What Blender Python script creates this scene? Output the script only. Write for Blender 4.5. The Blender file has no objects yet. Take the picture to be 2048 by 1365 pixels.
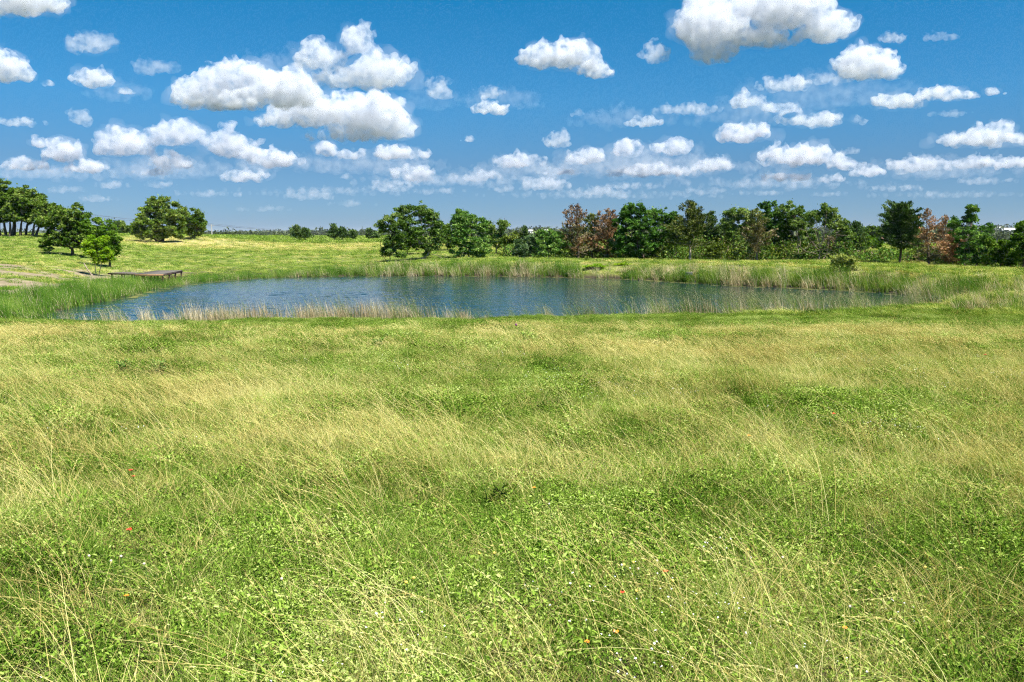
import bpy, math
import numpy as np
from math import radians, atan2, sqrt

rng = np.random.default_rng(11)
S = bpy.context.scene
COL = S.collection

# ------------------------------------------------------------------ camera
CAM_Z, LENS, SENSOR = 4.0, 28.0, 36.0
FPX = 2048 * LENS / SENSOR                   # focal length in pixels of the 2048 px photograph
HORIZON = 468.0
PITCH = math.atan((682.5 - HORIZON) / FPX)
cam_d = bpy.data.cameras.new('camera')
cam_d.lens, cam_d.sensor_width = LENS, SENSOR
cam_d.clip_start, cam_d.clip_end = 0.05, 90000
cam = bpy.data.objects.new('camera', cam_d)
COL.objects.link(cam)
cam.location = (0, 0, CAM_Z)
cam.rotation_euler = (math.pi / 2 - PITCH, 0, 0)
S.camera = cam

def ray(px, py):
    cp, sp = math.cos(PITCH), math.sin(PITCH)
    a, b = (px - 1024) / FPX, (682.5 - py) / FPX
    return np.array([a, cp + b * sp, -sp + b * cp])

def at(px, py, Y):                           # point on the sight line at distance Y
    d = ray(px, py)
    return np.array([0, 0, CAM_Z]) + d * (Y / d[1])

def at_z(px, py, z=0.0):                     # point on the sight line at height z
    d = ray(px, py)
    return np.array([0, 0, CAM_Z]) + d * ((z - CAM_Z) / d[2])

# ------------------------------------------------------------------ light
SUN_EL, SUN_AZ = radians(60), radians(128)   # azimuth from +Y (view direction) towards +X (right)
sdir = np.array([math.cos(SUN_EL) * math.sin(SUN_AZ), math.cos(SUN_EL) * math.cos(SUN_AZ), math.sin(SUN_EL)])
sun_d = bpy.data.lights.new('sun', 'SUN')
sun_d.energy, sun_d.angle, sun_d.color = 5.0, radians(0.5), (1.0, 0.96, 0.89)
sun = bpy.data.objects.new('sun', sun_d)
COL.objects.link(sun)
from mathutils import Vector
sun.rotation_euler = Vector(-sdir).to_track_quat('-Z', 'Y').to_euler()
sun.location = (30, -20, 60)

S.view_settings.view_transform = 'Standard'
S.view_settings.look = 'None'
S.view_settings.exposure = 1.35
S.view_settings.gamma = 1.0
S.render.engine = 'CYCLES'
cy = S.cycles
cy.max_bounces, cy.diffuse_bounces, cy.glossy_bounces = 12, 2, 2
cy.transmission_bounces, cy.transparent_max_bounces, cy.volume_bounces = 3, 6, 6
cy.caustics_reflective = cy.caustics_refractive = False
cy.sample_clamp_indirect = 6
cy.use_denoising = True
cy.denoising_prefilter = 'NONE'
cy.use_adaptive_sampling = True
cy.adaptive_threshold = .032
cy.adaptive_min_samples = 16
cy.pixel_filter_type = 'BLACKMAN_HARRIS'
cy.filter_width = 1.2
cy.volume_step_rate = .6

# ------------------------------------------------------------------ world: sky with cumulus clouds
W = bpy.data.worlds.new('World')
S.world = W
W.use_nodes = True
wn, wl = W.node_tree.nodes, W.node_tree.links
wn.clear()
def N(nodes, typ, **kw):
    n = nodes.new(typ)
    for k, v in kw.items():
        setattr(n, k, v)
    return n
def M(op, a, b=None, c=None, clamp=False):
    n = wn.new('ShaderNodeMath'); n.operation = op; n.use_clamp = clamp
    for i, v in enumerate((a, b, c)):
        if v is None: continue
        if isinstance(v, (int, float)): n.inputs[i].default_value = v
        else: wl.new(v, n.inputs[i])
    return n.outputs[0]
def VM(op, a, b=None, c=None, out=0):
    n = wn.new('ShaderNodeVectorMath'); n.operation = op
    for i, v in enumerate((a, b, c)):
        if v is None: continue
        if isinstance(v, (tuple, list)): n.inputs[i].default_value = v
        else: wl.new(v, n.inputs[i])
    return n.outputs[out]
def RNG(v, a, b, c=0.0, d=1.0, smooth=True):
    n = wn.new('ShaderNodeMapRange')
    n.interpolation_type = 'SMOOTHSTEP' if smooth else 'LINEAR'
    n.clamp = True
    wl.new(v, n.inputs[0])
    for i, x in zip((1, 2, 3, 4), (a, b, c, d)): n.inputs[i].default_value = x
    return n.outputs[0]
def MIXC(f, a, b):
    n = wn.new('ShaderNodeMix'); n.data_type = 'RGBA'
    for i, v in ((0, f), (6, a), (7, b)):
        if isinstance(v, (int, float)): n.inputs[i].default_value = v
        elif isinstance(v, tuple): n.inputs[i].default_value = (*v, 1)
        else: wl.new(v, n.inputs[i])
    return n.outputs[2]

HAZE = .00006                                # scattering per metre of the hazy air
SKY_STRENGTH = 0.0595
TINT_GAIN = 1.0
sky = N(wn, 'ShaderNodeTexSky', sky_type='NISHITA', sun_disc=False, sun_elevation=SUN_EL,
        sun_rotation=SUN_AZ, altitude=100.0, air_density=1.0, dust_density=0.3, ozone_density=2.0)
tc = N(wn, 'ShaderNodeTexCoord')
sx = N(wn, 'ShaderNodeSeparateXYZ')
wl.new(tc.outputs['Generated'], sx.inputs[0])
tint = N(wn, 'ShaderNodeValToRGB')
wl.new(M('MAXIMUM', sx.outputs[2], 0.0), tint.inputs[0])
SKY_TINT = [(0.0, (.23, .36, .72)), (.0236, (.225, .39, .70)), (.083, (.20, .38, .605)), (.156, (.155, .50, .74)), (.265, (.055, .53, .77)), (1.0, (.05, .45, .72))]
te = tint.color_ramp.elements
while len(te) < len(SKY_TINT): te.new(.5)
for i_, (p_, c_) in enumerate(SKY_TINT):
    te[i_].position = p_; te[i_].color = (*c_, 1)
final = VM('MULTIPLY', VM('MULTIPLY', sky.outputs[0], tint.outputs[0]), (TINT_GAIN, TINT_GAIN, TINT_GAIN))
bg = N(wn, 'ShaderNodeBackground')
bg.inputs['Strength'].default_value = SKY_STRENGTH
wl.new(final, bg.inputs['Color'])
wo = N(wn, 'ShaderNodeOutputWorld')
wl.new(bg.outputs[0], wo.inputs[0])
W.cycles.sampling_method = 'NONE'

# ------------------------------------------------------------------ helpers: meshes, materials, tags
def tag(o, label=None, cat=None, group=None, kind=None):
    for k, v in (('label', label), ('category', cat), ('group', group), ('kind', kind)):
        if v: o[k] = v
    return o

class MB:
    """collects geometry; build() links it as one mesh object"""
    def __init__(s):
        s.v, s.f, s.n, s.mi = [], [], 0, []
    def add(s, verts, faces, mat=0):
        verts = np.asarray(verts, float).reshape(-1, 3)
        faces = np.asarray(faces, int)
        s.v.append(verts); s.f.append(faces + s.n); s.n += len(verts)
        s.mi.append(np.full(len(faces), mat))
    def box(s, lo, hi, mat=0, R=None, c=None):
        lo, hi = np.array(lo, float), np.array(hi, float)
        v = np.array([[(lo, hi)[i][0], (lo, hi)[j][1], (lo, hi)[k][2]] for i in (0, 1) for j in (0, 1) for k in (0, 1)])
        if R is not None: v = v @ R.T
        if c is not None: v = v + c
        s.add(v, [[0, 1, 3, 2], [4, 6, 7, 5], [0, 4, 5, 1], [2, 3, 7, 6], [0, 2, 6, 4], [1, 5, 7, 3]], mat)
    def tube(s, P, r, n=6, mat=0):
        P = np.asarray(P, float); r = np.asarray(r, float)
        k = len(P)
        t = np.gradient(P, axis=0); t /= np.linalg.norm(t, axis=1)[:, None] + 1e-9
        ref = np.where(np.abs(t[:, 2:3]) > .9, np.array([[1., 0, 0]]), np.array([[0, 0, 1.]]))
        a = np.cross(t, ref); a /= np.linalg.norm(a, axis=1)[:, None] + 1e-9
        b = np.cross(t, a)
        ang = np.linspace(0, 2 * math.pi, n, endpoint=False)
        ring = (np.cos(ang)[None, :, None] * a[:, None] + np.sin(ang)[None, :, None] * b[:, None]) * r[:, None, None] + P[:, None]
        idx = np.arange(k * n).reshape(k, n)
        q = np.stack([idx[:-1], np.roll(idx[:-1], -1, 1), np.roll(idx[1:], -1, 1), idx[1:]], -1).reshape(-1, 4)
        s.add(ring.reshape(-1, 3), q, mat)
    def leaves(s, C, axis, length, width, mat=0, roll=None):
        """rhombic leaves: centre C, along axis, with random roll"""
        n = len(C)
        axis = axis / (np.linalg.norm(axis, axis=1)[:, None] + 1e-9)
        h = rng.normal(size=(n, 3)) if roll is None else roll
        side = np.cross(axis, h); side /= np.linalg.norm(side, axis=1)[:, None] + 1e-9
        L = np.broadcast_to(length, n)[:, None] * .5
        Wd = np.broadcast_to(width, n)[:, None] * .5
        v = np.stack([C - axis * L, C + side * Wd, C + axis * L, C - side * Wd], 1)
        s.add(v.reshape(-1, 3), np.arange(4 * n).reshape(n, 4), mat)
    def mesh(s, name, mats, smooth=False):
        me = bpy.data.meshes.new(name)
        V = np.concatenate(s.v)
        me.vertices.add(len(V)); me.vertices.foreach_set('co', V.astype(np.float32).ravel())
        tot = np.concatenate([np.full(len(f), f.shape[1]) for f in s.f])
        loops = np.concatenate([f.ravel() for f in s.f])
        me.loops.add(len(loops)); me.loops.foreach_set('vertex_index', loops.astype(np.int32))
        me.polygons.add(len(tot))
        st = np.concatenate([[0], np.cumsum(tot)[:-1]])
        me.polygons.foreach_set('loop_start', st.astype(np.int32))
        for m in (mats if isinstance(mats, (list, tuple)) else [mats]): me.materials.append(m)
        me.polygons.foreach_set('material_index', np.concatenate(s.mi).astype(np.int32))
        if smooth: me.polygons.foreach_set('use_smooth', np.ones(len(tot), bool))
        me.update(calc_edges=True)
        return me
    def build(s, name, mats, parent=None, smooth=False):
        o = bpy.data.objects.new(name, s.mesh(name, mats, smooth))
        COL.objects.link(o)
        if parent is not None: o.parent = parent
        return o

def empty(name, loc, label, cat, group=None):
    o = bpy.data.objects.new(name, None)
    COL.objects.link(o)
    o.location = loc; o.empty_display_size = .3
    tag(o, label, cat, group)
    return o

def new_mat(name):
    m = bpy.data.materials.new(name); m.use_nodes = True
    m.node_tree.nodes.clear()
    return m, m.node_tree.nodes, m.node_tree.links
def ramp(nodes, stops):
    r = nodes.new('ShaderNodeValToRGB')
    e = r.color_ramp.elements
    while len(e) < len(stops): e.new(.5)
    for i, (p, c) in enumerate(stops):
        e[i].position = p; e[i].color = (*c, 1)
    return r

def foliage_mat(name, cols, transl=.35, patch=0.6, gloss=.0, island=True, pscale=1.0):
    """leaf material: colour varies per leaf and over the plant; light passes through the leaf"""
    m, n, l = new_mat(name)
    geo = n.new('ShaderNodeNewGeometry')
    oi = n.new('ShaderNodeObjectInfo')
    tx = n.new('ShaderNodeTexNoise'); tx.inputs['Scale'].default_value = patch; tx.inputs['Detail'].default_value = 2
    l.new(geo.outputs['Position'], tx.inputs['Vector'])
    def mm(op, a, b):
        q = n.new('ShaderNodeMath'); q.operation = op
        for i, v in enumerate((a, b)):
            if isinstance(v, (int, float)): q.inputs[i].default_value = v
            else: l.new(v, q.inputs[i])
        return q.outputs[0]
    a = mm('MULTIPLY', mm('SUBTRACT', tx.outputs['Fac'], .5), 1.5 * pscale)
    b = mm('MULTIPLY', mm('SUBTRACT', geo.outputs['Random Per Island'] if island else oi.outputs['Random'], .5), .75)
    c = mm('MULTIPLY', mm('SUBTRACT', oi.outputs['Random'], .5), .35)
    fac = mm('ADD', mm('ADD', a, .5), mm('ADD', b, c))
    k = len(cols)
    r = ramp(n, [(i / (k - 1), col) for i, col in enumerate(cols)])
    l.new(fac, r.inputs[0])
    di = n.new('ShaderNodeBsdfDiffuse'); tr = n.new('ShaderNodeBsdfTranslucent')
    l.new(r.outputs[0], di.inputs[0])
    tcol = n.new('ShaderNodeMix'); tcol.data_type = 'RGBA'; tcol.blend_type = 'MULTIPLY'
    tcol.inputs[0].default_value = 1; tcol.inputs[7].default_value = (1.15, 1.1, .55, 1)
    l.new(r.outputs[0], tcol.inputs[6]); l.new(tcol.outputs[2], tr.inputs[0])
    mx = n.new('ShaderNodeMixShader'); mx.inputs[0].default_value = transl
    l.new(di.outputs[0], mx.inputs[1]); l.new(tr.outputs[0], mx.inputs[2])
    out = n.new('ShaderNodeOutputMaterial')
    if gloss > 0:
        g = n.new('ShaderNodeBsdfGlossy'); g.inputs['Roughness'].default_value = .42
        g.inputs['Color'].default_value = (1, 1, .95, 1)
        m2 = n.new('ShaderNodeMixShader'); m2.inputs[0].default_value = gloss
        l.new(mx.outputs[0], m2.inputs[1]); l.new(g.outputs[0], m2.inputs[2])
        l.new(m2.outputs[0], out.inputs[0])
    else:
        l.new(mx.outputs[0], out.inputs[0])
    return m

def plain_mat(name, c0, c1, scale=6.0, rough=.85, stretch=(1, 1, 1), bump=.3, spec=.2):
    m, n, l = new_mat(name)
    t = n.new('ShaderNodeTexCoord'); mp = n.new('ShaderNodeMapping')
    mp.inputs['Scale'].default_value = stretch
    l.new(t.outputs['Object'], mp.inputs[0])
    tx = n.new('ShaderNodeTexNoise'); tx.inputs['Scale'].default_value = scale; tx.inputs['Detail'].default_value = 6
    tx.inputs['Roughness'].default_value = .65
    l.new(mp.outputs[0], tx.inputs['Vector'])
    r = ramp(n, [(.3, c0), (.72, c1)])
    l.new(tx.outputs['Fac'], r.inputs[0])
    p = n.new('ShaderNodeBsdfPrincipled')
    l.new(r.outputs[0], p.inputs['Base Color'])
    p.inputs['Roughness'].default_value = rough
    p.inputs['Specular IOR Level'].default_value = spec
    if bump:
        b = n.new('ShaderNodeBump'); b.inputs['Strength'].default_value = bump; b.inputs['Distance'].default_value = .02
        l.new(tx.outputs['Fac'], b.inputs['Height']); l.new(b.outputs[0], p.inputs['Normal'])
    out = n.new('ShaderNodeOutputMaterial'); l.new(p.outputs[0], out.inputs[0])
    return m

# ------------------------------------------------------------------ clouds: masses of tiny white scattering flakes at real distance
CLOUD_ALBEDO = (.82, .84, .88, 1)
def vapour(density, torn=False):
    m, n, l = new_mat('cloud_vapour')
    v = n.new('ShaderNodeVolumePrincipled')
    v.inputs['Color'].default_value = CLOUD_ALBEDO
    v.inputs['Density'].default_value = density
    if torn:                                                  # uneven, torn vapour inside the billows
        tcn = n.new('ShaderNodeTexCoord'); nt = n.new('ShaderNodeTexNoise')
        nt.inputs['Scale'].default_value = 1 / 17; nt.inputs['Detail'].default_value = 4; nt.inputs['Roughness'].default_value = .62
        l.new(tcn.outputs['Object'], nt.inputs['Vector'])
        mrr = n.new('ShaderNodeMapRange'); mrr.inputs[1].default_value = .42; mrr.inputs[2].default_value = .62
        mrr.inputs[3].default_value = 0; mrr.inputs[4].default_value = density * 2.2
        l.new(nt.outputs['Fac'], mrr.inputs[0]); l.new(mrr.outputs[0], v.inputs['Density'])
    v.inputs['Anisotropy'].default_value = .0
    oo = n.new('ShaderNodeOutputMaterial'); l.new(v.outputs[0], oo.inputs['Volume'])
    return m
def ico_unit():
    t = (1 + 5 ** .5) / 2
    global ICO0_V, ICO0_F
    v = np.array([[-1,t,0],[1,t,0],[-1,-t,0],[1,-t,0],[0,-1,t],[0,1,t],[0,-1,-t],[0,1,-t],[t,0,-1],[t,0,1],[-t,0,-1],[-t,0,1]], float)
    f = np.array([[0,11,5],[0,5,1],[0,1,7],[0,7,10],[0,10,11],[1,5,9],[5,11,4],[11,10,2],[10,7,6],[7,1,8],[3,9,4],[3,4,2],[3,2,6],[3,6,8],[3,8,9],[4,9,5],[2,4,11],[6,2,10],[8,6,7],[9,8,1]])
    v /= np.linalg.norm(v, axis=1)[:, None]
    ICO0_V, ICO0_F = v.copy(), f.copy()
    nv, nf, cache = list(v), [], {}
    def mid(i, j):
        k = (min(i, j), max(i, j))
        if k not in cache:
            p = nv[i] + nv[j]; nv.append(p / np.linalg.norm(p)); cache[k] = len(nv) - 1
        return cache[k]
    for a_, b_, c_ in f:
        x, y, z = mid(a_, b_), mid(b_, c_), mid(c_, a_)
        nf += [[a_, x, z], [b_, y, x], [c_, z, y], [x, y, z]]
    return np.array(nv), np.array(nf)
ICO_V, ICO_F = ico_unit()
CLOUDS = [  # label, lobes: x, y, half width, half height, thinness (0 = dense)
 ('cloud cut by the top left corner of the picture', [(30,8,85,36,0),(95,8,50,26,.05),(-60,20,70,34,0)]),
 ('cloud touching the left edge below the corner cloud', [(8,140,34,34,0),(38,150,24,22,.1),(-40,150,50,30,0)]),
 ('grey ragged cloud below the top left corner', [(185,95,46,25,.40),(205,85,26,16,.35)]),
 ('small oval cloud above the lone oak', [(185,163,52,22,.08),(248,183,20,9,.32),(100,168,16,8,.45)]),
 ('large bright cloud over the big oak', [(490,155,66,30,0),(405,190,70,34,0),(570,188,72,40,0),(480,205,125,22,0),(440,165,50,26,0),(470,200,60,26,0),(520,180,60,30,0)]),
 ('long bright cloud leaning down behind the large one', [(640,225,100,36,0),(745,245,82,44,0),(570,245,80,18,.05),(700,272,115,16,.05),(790,262,40,28,.05)]),
 ('cloud with a tall horn above the large bright one', [(640,122,48,32,.04),(755,150,64,42,.06),(712,90,20,34,.16),(690,160,70,24,.2),(728,64,14,12,.3)]),
 ('ragged low cloud over the far left oaks', [(128,308,40,26,0),(45,332,52,16,.03),(170,336,54,16,.03),(80,290,18,13,.2)]),
 ('wide low cloud bank left of the big oak', [(250,292,56,32,0),(355,275,70,30,0),(455,298,56,30,.08),(345,325,55,20,.1),(300,345,60,10,.3)]),
 ('flat low cloud right above the big oak', [(550,325,76,20,0),(505,310,26,16,.05)]),
 ('flat low cloud above the small field cedars', [(790,310,84,18,.02),(697,313,24,13,.08),(655,303,28,17,.1)]),
 ('lone puffy cloud in the upper middle of the sky', [(1085,122,38,28,0),(1145,120,46,34,0),(1190,145,42,17,.03),(1140,95,16,14,.05)]),
 ('biggest white cloud cut by the top edge', [(1420,62,64,54,0),(1425,104,52,30,0),(1545,28,108,46,0),(1645,60,74,34,0),(1500,80,100,26,0),(1590,10,60,40,0)]),
 ('rounded cloud below the biggest one', [(1735,138,72,34,0),(1730,118,42,22,0)]),
 ('streaky cloud pair at the upper right', [(1795,208,54,18,.08),(1885,193,66,17,.1),(1978,188,24,10,.28)]),
 ('layered cloud above the tall elms', [(1635,244,92,18,.08),(1492,208,38,18,.2),(1565,222,62,14,.4)]),
 ('low cloud row above the pale trunk elm', [(1490,272,66,23,.03),(1600,316,96,25,.02),(1690,331,42,14,.1),(1580,353,64,13,.06)]),
 ('low cloud row above the dead cedars', [(1175,318,44,20,.05),(1252,303,38,22,.05),(1340,300,46,22,.03),(1290,345,115,15,.1),(1425,335,58,16,.12),(1040,325,58,18,.15),(1120,345,60,10,.25)]),
 ('low cloud at the right edge of the sky', [(1960,282,105,22,.06),(1998,264,30,20,.08),(2110,290,70,22,.08)]),
]
WISPS = [(310,138,42,16,.5),(875,185,16,20,.3),(985,190,20,12,.33),(978,222,34,13,.08),(1155,228,14,7,.5),(940,281,15,7,.22),(488,357,42,13,.1),(225,372,30,9,.4),(190,400,34,8,.48),
 (1310,113,25,18,.26),(1575,172,46,15,.22),(1645,163,46,12,.45),(1780,80,22,11,.36),(1880,75,26,9,.5),(1665,360,22,9,.18),(1740,346,30,12,.15),(1295,248,36,10,.2),(1372,222,60,12,.4),(1118,285,22,15,.18),
 (830,352,38,18,.1),(790,370,48,9,.35),(955,355,42,12,.25),(1090,372,52,14,.25),(1190,385,50,9,.38),(690,355,12,7,.3),(1840,332,56,16,.16),(1945,330,28,13,.12),(2015,330,52,12,.12),
 (40,247,44,9,.34),(162,242,13,17,.32),(1790,378,55,8,.45),(1960,365,60,8,.45),(620,395,55,9,.5),(420,390,60,8,.5),(1010,380,30,8,.45),(1420,385,40,8,.5),(530,420,45,7,.58),(700,410,40,7,.58),(870,385,50,8,.5),(1700,305,18,7,.4),(1900,230,40,7,.5),
 (780,380,60,8,.45),(1250,375,60,8,.42),(320,372,30,8,.45),(130,382,40,8,.5),(1520,388,50,7,.5),(1650,390,40,6,.5),
 (560,135,90,22,.85),(1000,205,70,22,.85),(860,200,40,30,.85),(1640,195,150,30,.85),(1480,235,90,25,.8),(1250,240,90,20,.85),(720,335,190,20,.66),(1280,338,240,26,.64),(1880,345,150,20,.66),(330,345,190,22,.64),(1050,345,110,20,.62),
 (900,365,170,13,.55),(1560,370,200,12,.55),(240,190,60,20,.8),(80,350,120,15,.62),(1200,392,220,9,.55),(640,385,160,9,.6),(1900,392,150,8,.6)]
def cloud_puffs(mb, lobe, ox, oy, grow=1.0):
    """billows of one cloud lobe, in photograph pixels: x right, y depth, z up"""
    x0, y0, rx, ry, thin = lobe
    rx, ry = rx * 1.14, ry * 1.02
    k1 = int(12 + rx * ry / 110 + 3 * rx / ry)
    d = rng.normal(size=(k1, 3)); d /= np.linalg.norm(d, axis=1)[:, None]
    d[:, 2] = np.abs(d[:, 2]) * 1.05 - .22
    c1 = d * rng.uniform(.12, .84, k1)[:, None] * [rx, .7 * (rx + ry) / 2, ry]
    r1 = ry * rng.uniform(.26, .60, k1) * (1.15 - .45 * np.abs(c1[:, 0]) / rx)
    parts = [(c1, r1)]
    c, r = c1, r1
    for k2, lo, hi in ((6, .22, .55), (1, .3, .55)):
        d2 = rng.normal(size=(len(c), k2, 3)); d2 /= np.linalg.norm(d2, axis=2)[:, :, None]
        d2[:, :, 2] += .25
        c2 = (c[:, None] + d2 * (r * rng.uniform(.85, 1.12, len(r)))[:, None, None] * [1.15, 1.1, 1]).reshape(-1, 3)
        r2 = (r[:, None] * rng.uniform(lo, hi, (len(c), k2))).ravel()
        k = r2 > 1.6
        c, r = c2[k], r2[k]
        if len(c): parts.append((c, r))
    C = np.vstack([p[0] for p in parts]); R = np.concatenate([p[1] for p in parts])
    base = -.58 * ry + .08 * ry * np.sin(C[:, 0] / ry * 1.7)
    keep = C[:, 2] > base - .1 * ry
    C, R, base = C[keep], R[keep], base[keep]
    IV, IF = (ICO0_V, ICO0_F)
    R = R * grow; C = C * (1 + (grow - 1) * .35)
    V = IV[None] * R[:, None, None] * [1.1, 1.1, 1.02] * rng.uniform(.72, 1.28, (len(C), len(IV), 1)) + C[:, None]
    low = V[:, :, 2] < base[:, None]                              # flat condensation level
    V[:, :, 2] = np.where(low, base[:, None] + (V[:, :, 2] - base[:, None]) * .3, V[:, :, 2])
    V = V + [x0 - ox, 0, oy - y0]
    m = len(C)
    F = (IF[None] + (np.arange(m) * len(IV))[:, None, None]).reshape(-1, 3)
    mb.add(V.reshape(-1, 3), F)
def base_dist(lobes):
    yb = max(y + .5 * ry for _, y, _, ry, _ in lobes)
    d = ray(1024, yb)
    return min(900 / max(d[2] / d[1], .03), 26000)
def make_cloud(name, lobes, label, voxel):
    ox, oy = lobes[0][0], lobes[0][1]
    D = base_dist(lobes); sc = D / FPX
    b = MB()
    for lb in lobes: cloud_puffs(b, lb, ox, oy, 1.1)
    thin = sum(lb[4] * lb[2] for lb in lobes) / sum(lb[2] for lb in lobes)
    low = max(0., min(1., (oy - 240) / 180.))                 # far clouds stand in more air and look thinner
    dens = .036 * math.exp(-4.0 * thin) * (1 - .1 * low) * (32 / np.clip(np.mean([lb[3] for lb in lobes]), 12, 40)) ** .6
    o = b.build(name, vapour(dens / sc, True))
    o.location = at(ox, oy, D); o.scale = (sc, sc, sc)
    md = o.modifiers.new('billows', 'REMESH'); md.mode = 'VOXEL'; md.voxel_size = voxel
    if voxel > 2:                                             # thin torn vapour around the dense core
        b = MB()
        for lb in lobes: cloud_puffs(b, lb, ox, oy, 1.28)
        vv = b.build('veil', vapour(dens * .10 / sc), o)
        md = vv.modifiers.new('billows', 'REMESH'); md.mode = 'VOXEL'; md.voxel_size = 4.5
    tag(o, label, 'cloud', 'fair weather clouds', 'stuff')
    return o
for lab, lobes in CLOUDS: make_cloud('cloud', lobes, lab, 3.0)
for x_, y_, rx_, ry_, t_ in WISPS: make_cloud('cloud', [(x_, y_, rx_ * 1.4, ry_ * 1.25, t_)], 'small wisp of cloud drifting between the larger clouds', 1.99)

# ------------------------------------------------------------------ terrain
SHORE_PX = [(30,641),(60,632),(100,622),(180,607),(250,592),(300,578),(365,568),(430,562),(500,557),(620,554),(750,552),(880,552),(1000,553),
            (1150,555),(1300,560),(1400,567),(1500,573),(1650,578),(1750,584),(1850,592),(1905,600),(1890,611),(1800,622),(1700,630),
            (1500,637),(1300,640),(1000,642),(700,644),(400,647),(200,650),(90,650)]
SH = np.array([at_z(x, y, 0.0)[:2] for x, y in SHORE_PX])
def smooth_closed(P, it=2):
    for _ in range(it):
        Q = np.roll(P, -1, 0)
        P = np.stack([.75 * P + .25 * Q, .25 * P + .75 * Q], 1).reshape(-1, 2)
    return P
SHS = smooth_closed(SH)
def shore_sd(X, Y):
    """signed distance to the shoreline, positive on land"""
    P = np.stack([np.ravel(X), np.ravel(Y)], 1)
    A = SHS; B = np.roll(SHS, -1, 0)
    best = np.full(len(P), 1e9); inside = np.zeros(len(P), bool)
    for a, b in zip(A, B):
        ab = b - a
        t = np.clip(((P - a) @ ab) / (ab @ ab + 1e-12), 0, 1)
        d = np.hypot(*(P - (a + t[:, None] * ab)).T)
        best = np.minimum(best, d)
        c = ((a[1] > P[:, 1]) != (b[1] > P[:, 1]))
        if c.any():
            xi = a[0] + (P[:, 1] - a[1]) * (b[0] - a[0]) / (b[1] - a[1] + 1e-12)
            inside ^= c & (P[:, 0] < xi)
    best += .22 * np.sin(P[:, 0] * 1.1 + 1.3 * np.sin(P[:, 1] * .9)) + .12 * np.sin(P[:, 0] * 3.1 + P[:, 1] * 2.2)
    return np.where(inside, -best, best).reshape(np.shape(X))

ctrl = []
for a in (-.75, -.4, 0, .4, .75):
    for Y in (-4, 0, 5, 11, 18, 26):
        ctrl.append((a * (Y + 6), Y, 2.3 - .0575 * Y))
def cp(px, py, Y): ctrl.append(tuple(at(px, py, Y)))
for px, py, Y in [(-150,650,32),(0,650,32.5),(300,650,33),(700,648,33),(1024,647,33),(1400,643,33.5),(1700,635,35),(1900,628,37),(2048,624,38),(2200,621,39),
                  (0,600,41),(-200,600,41),(0,560,52),(100,557,56),(0,540,58),(-200,540,56),(0,510,76),(-250,505,78),(0,476,112),(-250,476,115),(100,474,118),(195,553,66),(147,514,85),
                  (219,535,76),(322,487,150),(200,476,160),(386,477,158),(260,530,84),(330,520,98),(450,541,84),(450,510,108),(450,490,150),
                  (600,541,83),(600,515,106),(600,500,132),(600,485,190),(600,475,262),(420,473,250),(250,474,245),(740,476,215),(740,500,132),(740,525,95),
                  (850,519,92),(850,500,120),(850,488,160),(950,518,93),(960,505,115),(1000,518,90),(1200,520,85),(1400,523,80),(1600,526,72),(1750,530,69),(1900,536,64),(2048,543,58),(2300,550,55),
                  (1200,520,97),(1400,522,92),(1600,525,86),(1750,520,84),(1900,528,78),(2048,540,70),
                  (1200,495,150),(1600,495,150),(2000,495,140)]: cp(px, py, Y)
for X, Y, z in [(-200,320,2.4),(0,330,1.6),(200,330,0),(-300,500,0),(0,500,-.5),(300,500,-1),(-600,900,-3),(0,900,-3),(600,900,-3),(-900,1500,-4),(0,1500,-4),(900,1500,-4)]:
    ctrl.append((X, Y, z))
ctrl = np.array(ctrl)
def warp(X, Y):
    Yc = np.maximum(Y, -5.)
    return np.stack([np.clip(X / (Yc + 12.), -1.3, 1.3) * 4.5, np.log(Yc + 12.) * 2.6], -1)
def tpsk(r2): return r2 * np.log(r2 + 1e-9)
Cw = warp(ctrl[:, 0], ctrl[:, 1])
n_ = len(Cw)
Km = tpsk(((Cw[:, None] - Cw[None]) ** 2).sum(-1)) + np.eye(n_) * .02
Pm = np.hstack([np.ones((n_, 1)), Cw])
A_ = np.block([[Km, Pm], [Pm.T, np.zeros((3, 3))]])
sol = np.linalg.solve(A_, np.concatenate([ctrl[:, 2], np.zeros(3)]))
def ground_z(X, Y):
    X = np.asarray(X, float); Y = np.asarray(Y, float)
    q = warp(X.ravel(), Y.ravel())
    z = np.empty(len(q))
    for i in range(0, len(q), 20000):
        qq = q[i:i + 20000]
        z[i:i + 20000] = tpsk(((qq[:, None] - Cw[None]) ** 2).sum(-1)) @ sol[:n_] + sol[n_] + qq @ sol[n_ + 1:]
    z = z.reshape(X.shape)
    z = np.where(Y > 700, np.clip(z, -8, 0), np.clip(z, -3, 6))
    bump = .035 * np.sin(X * 1.7 + 2 * np.sin(Y * .6)) + .03 * np.sin(Y * 2.1 + 1.5 * np.sin(X * .8)) + .05 * np.sin(X * .37 + Y * .51)
    z = z + bump
    near = (Y < 130) & (np.abs(X) < 130)
    sd = np.full(X.shape, 60.)
    if near.any(): sd[near] = shore_sd(X[near], Y[near])
    lim = np.where(sd > 0, .03 + .30 * sd, .03 + .35 * sd)
    k = .25
    h = np.clip(.5 + .5 * (lim - z) / k, 0, 1)
    z2 = lim * (1 - h) + z * h - k * h * (1 - h)
    return np.maximum(np.where(sd < 12, z2, z), -8 if np.any(Y > 700) else -1.2)

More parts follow.
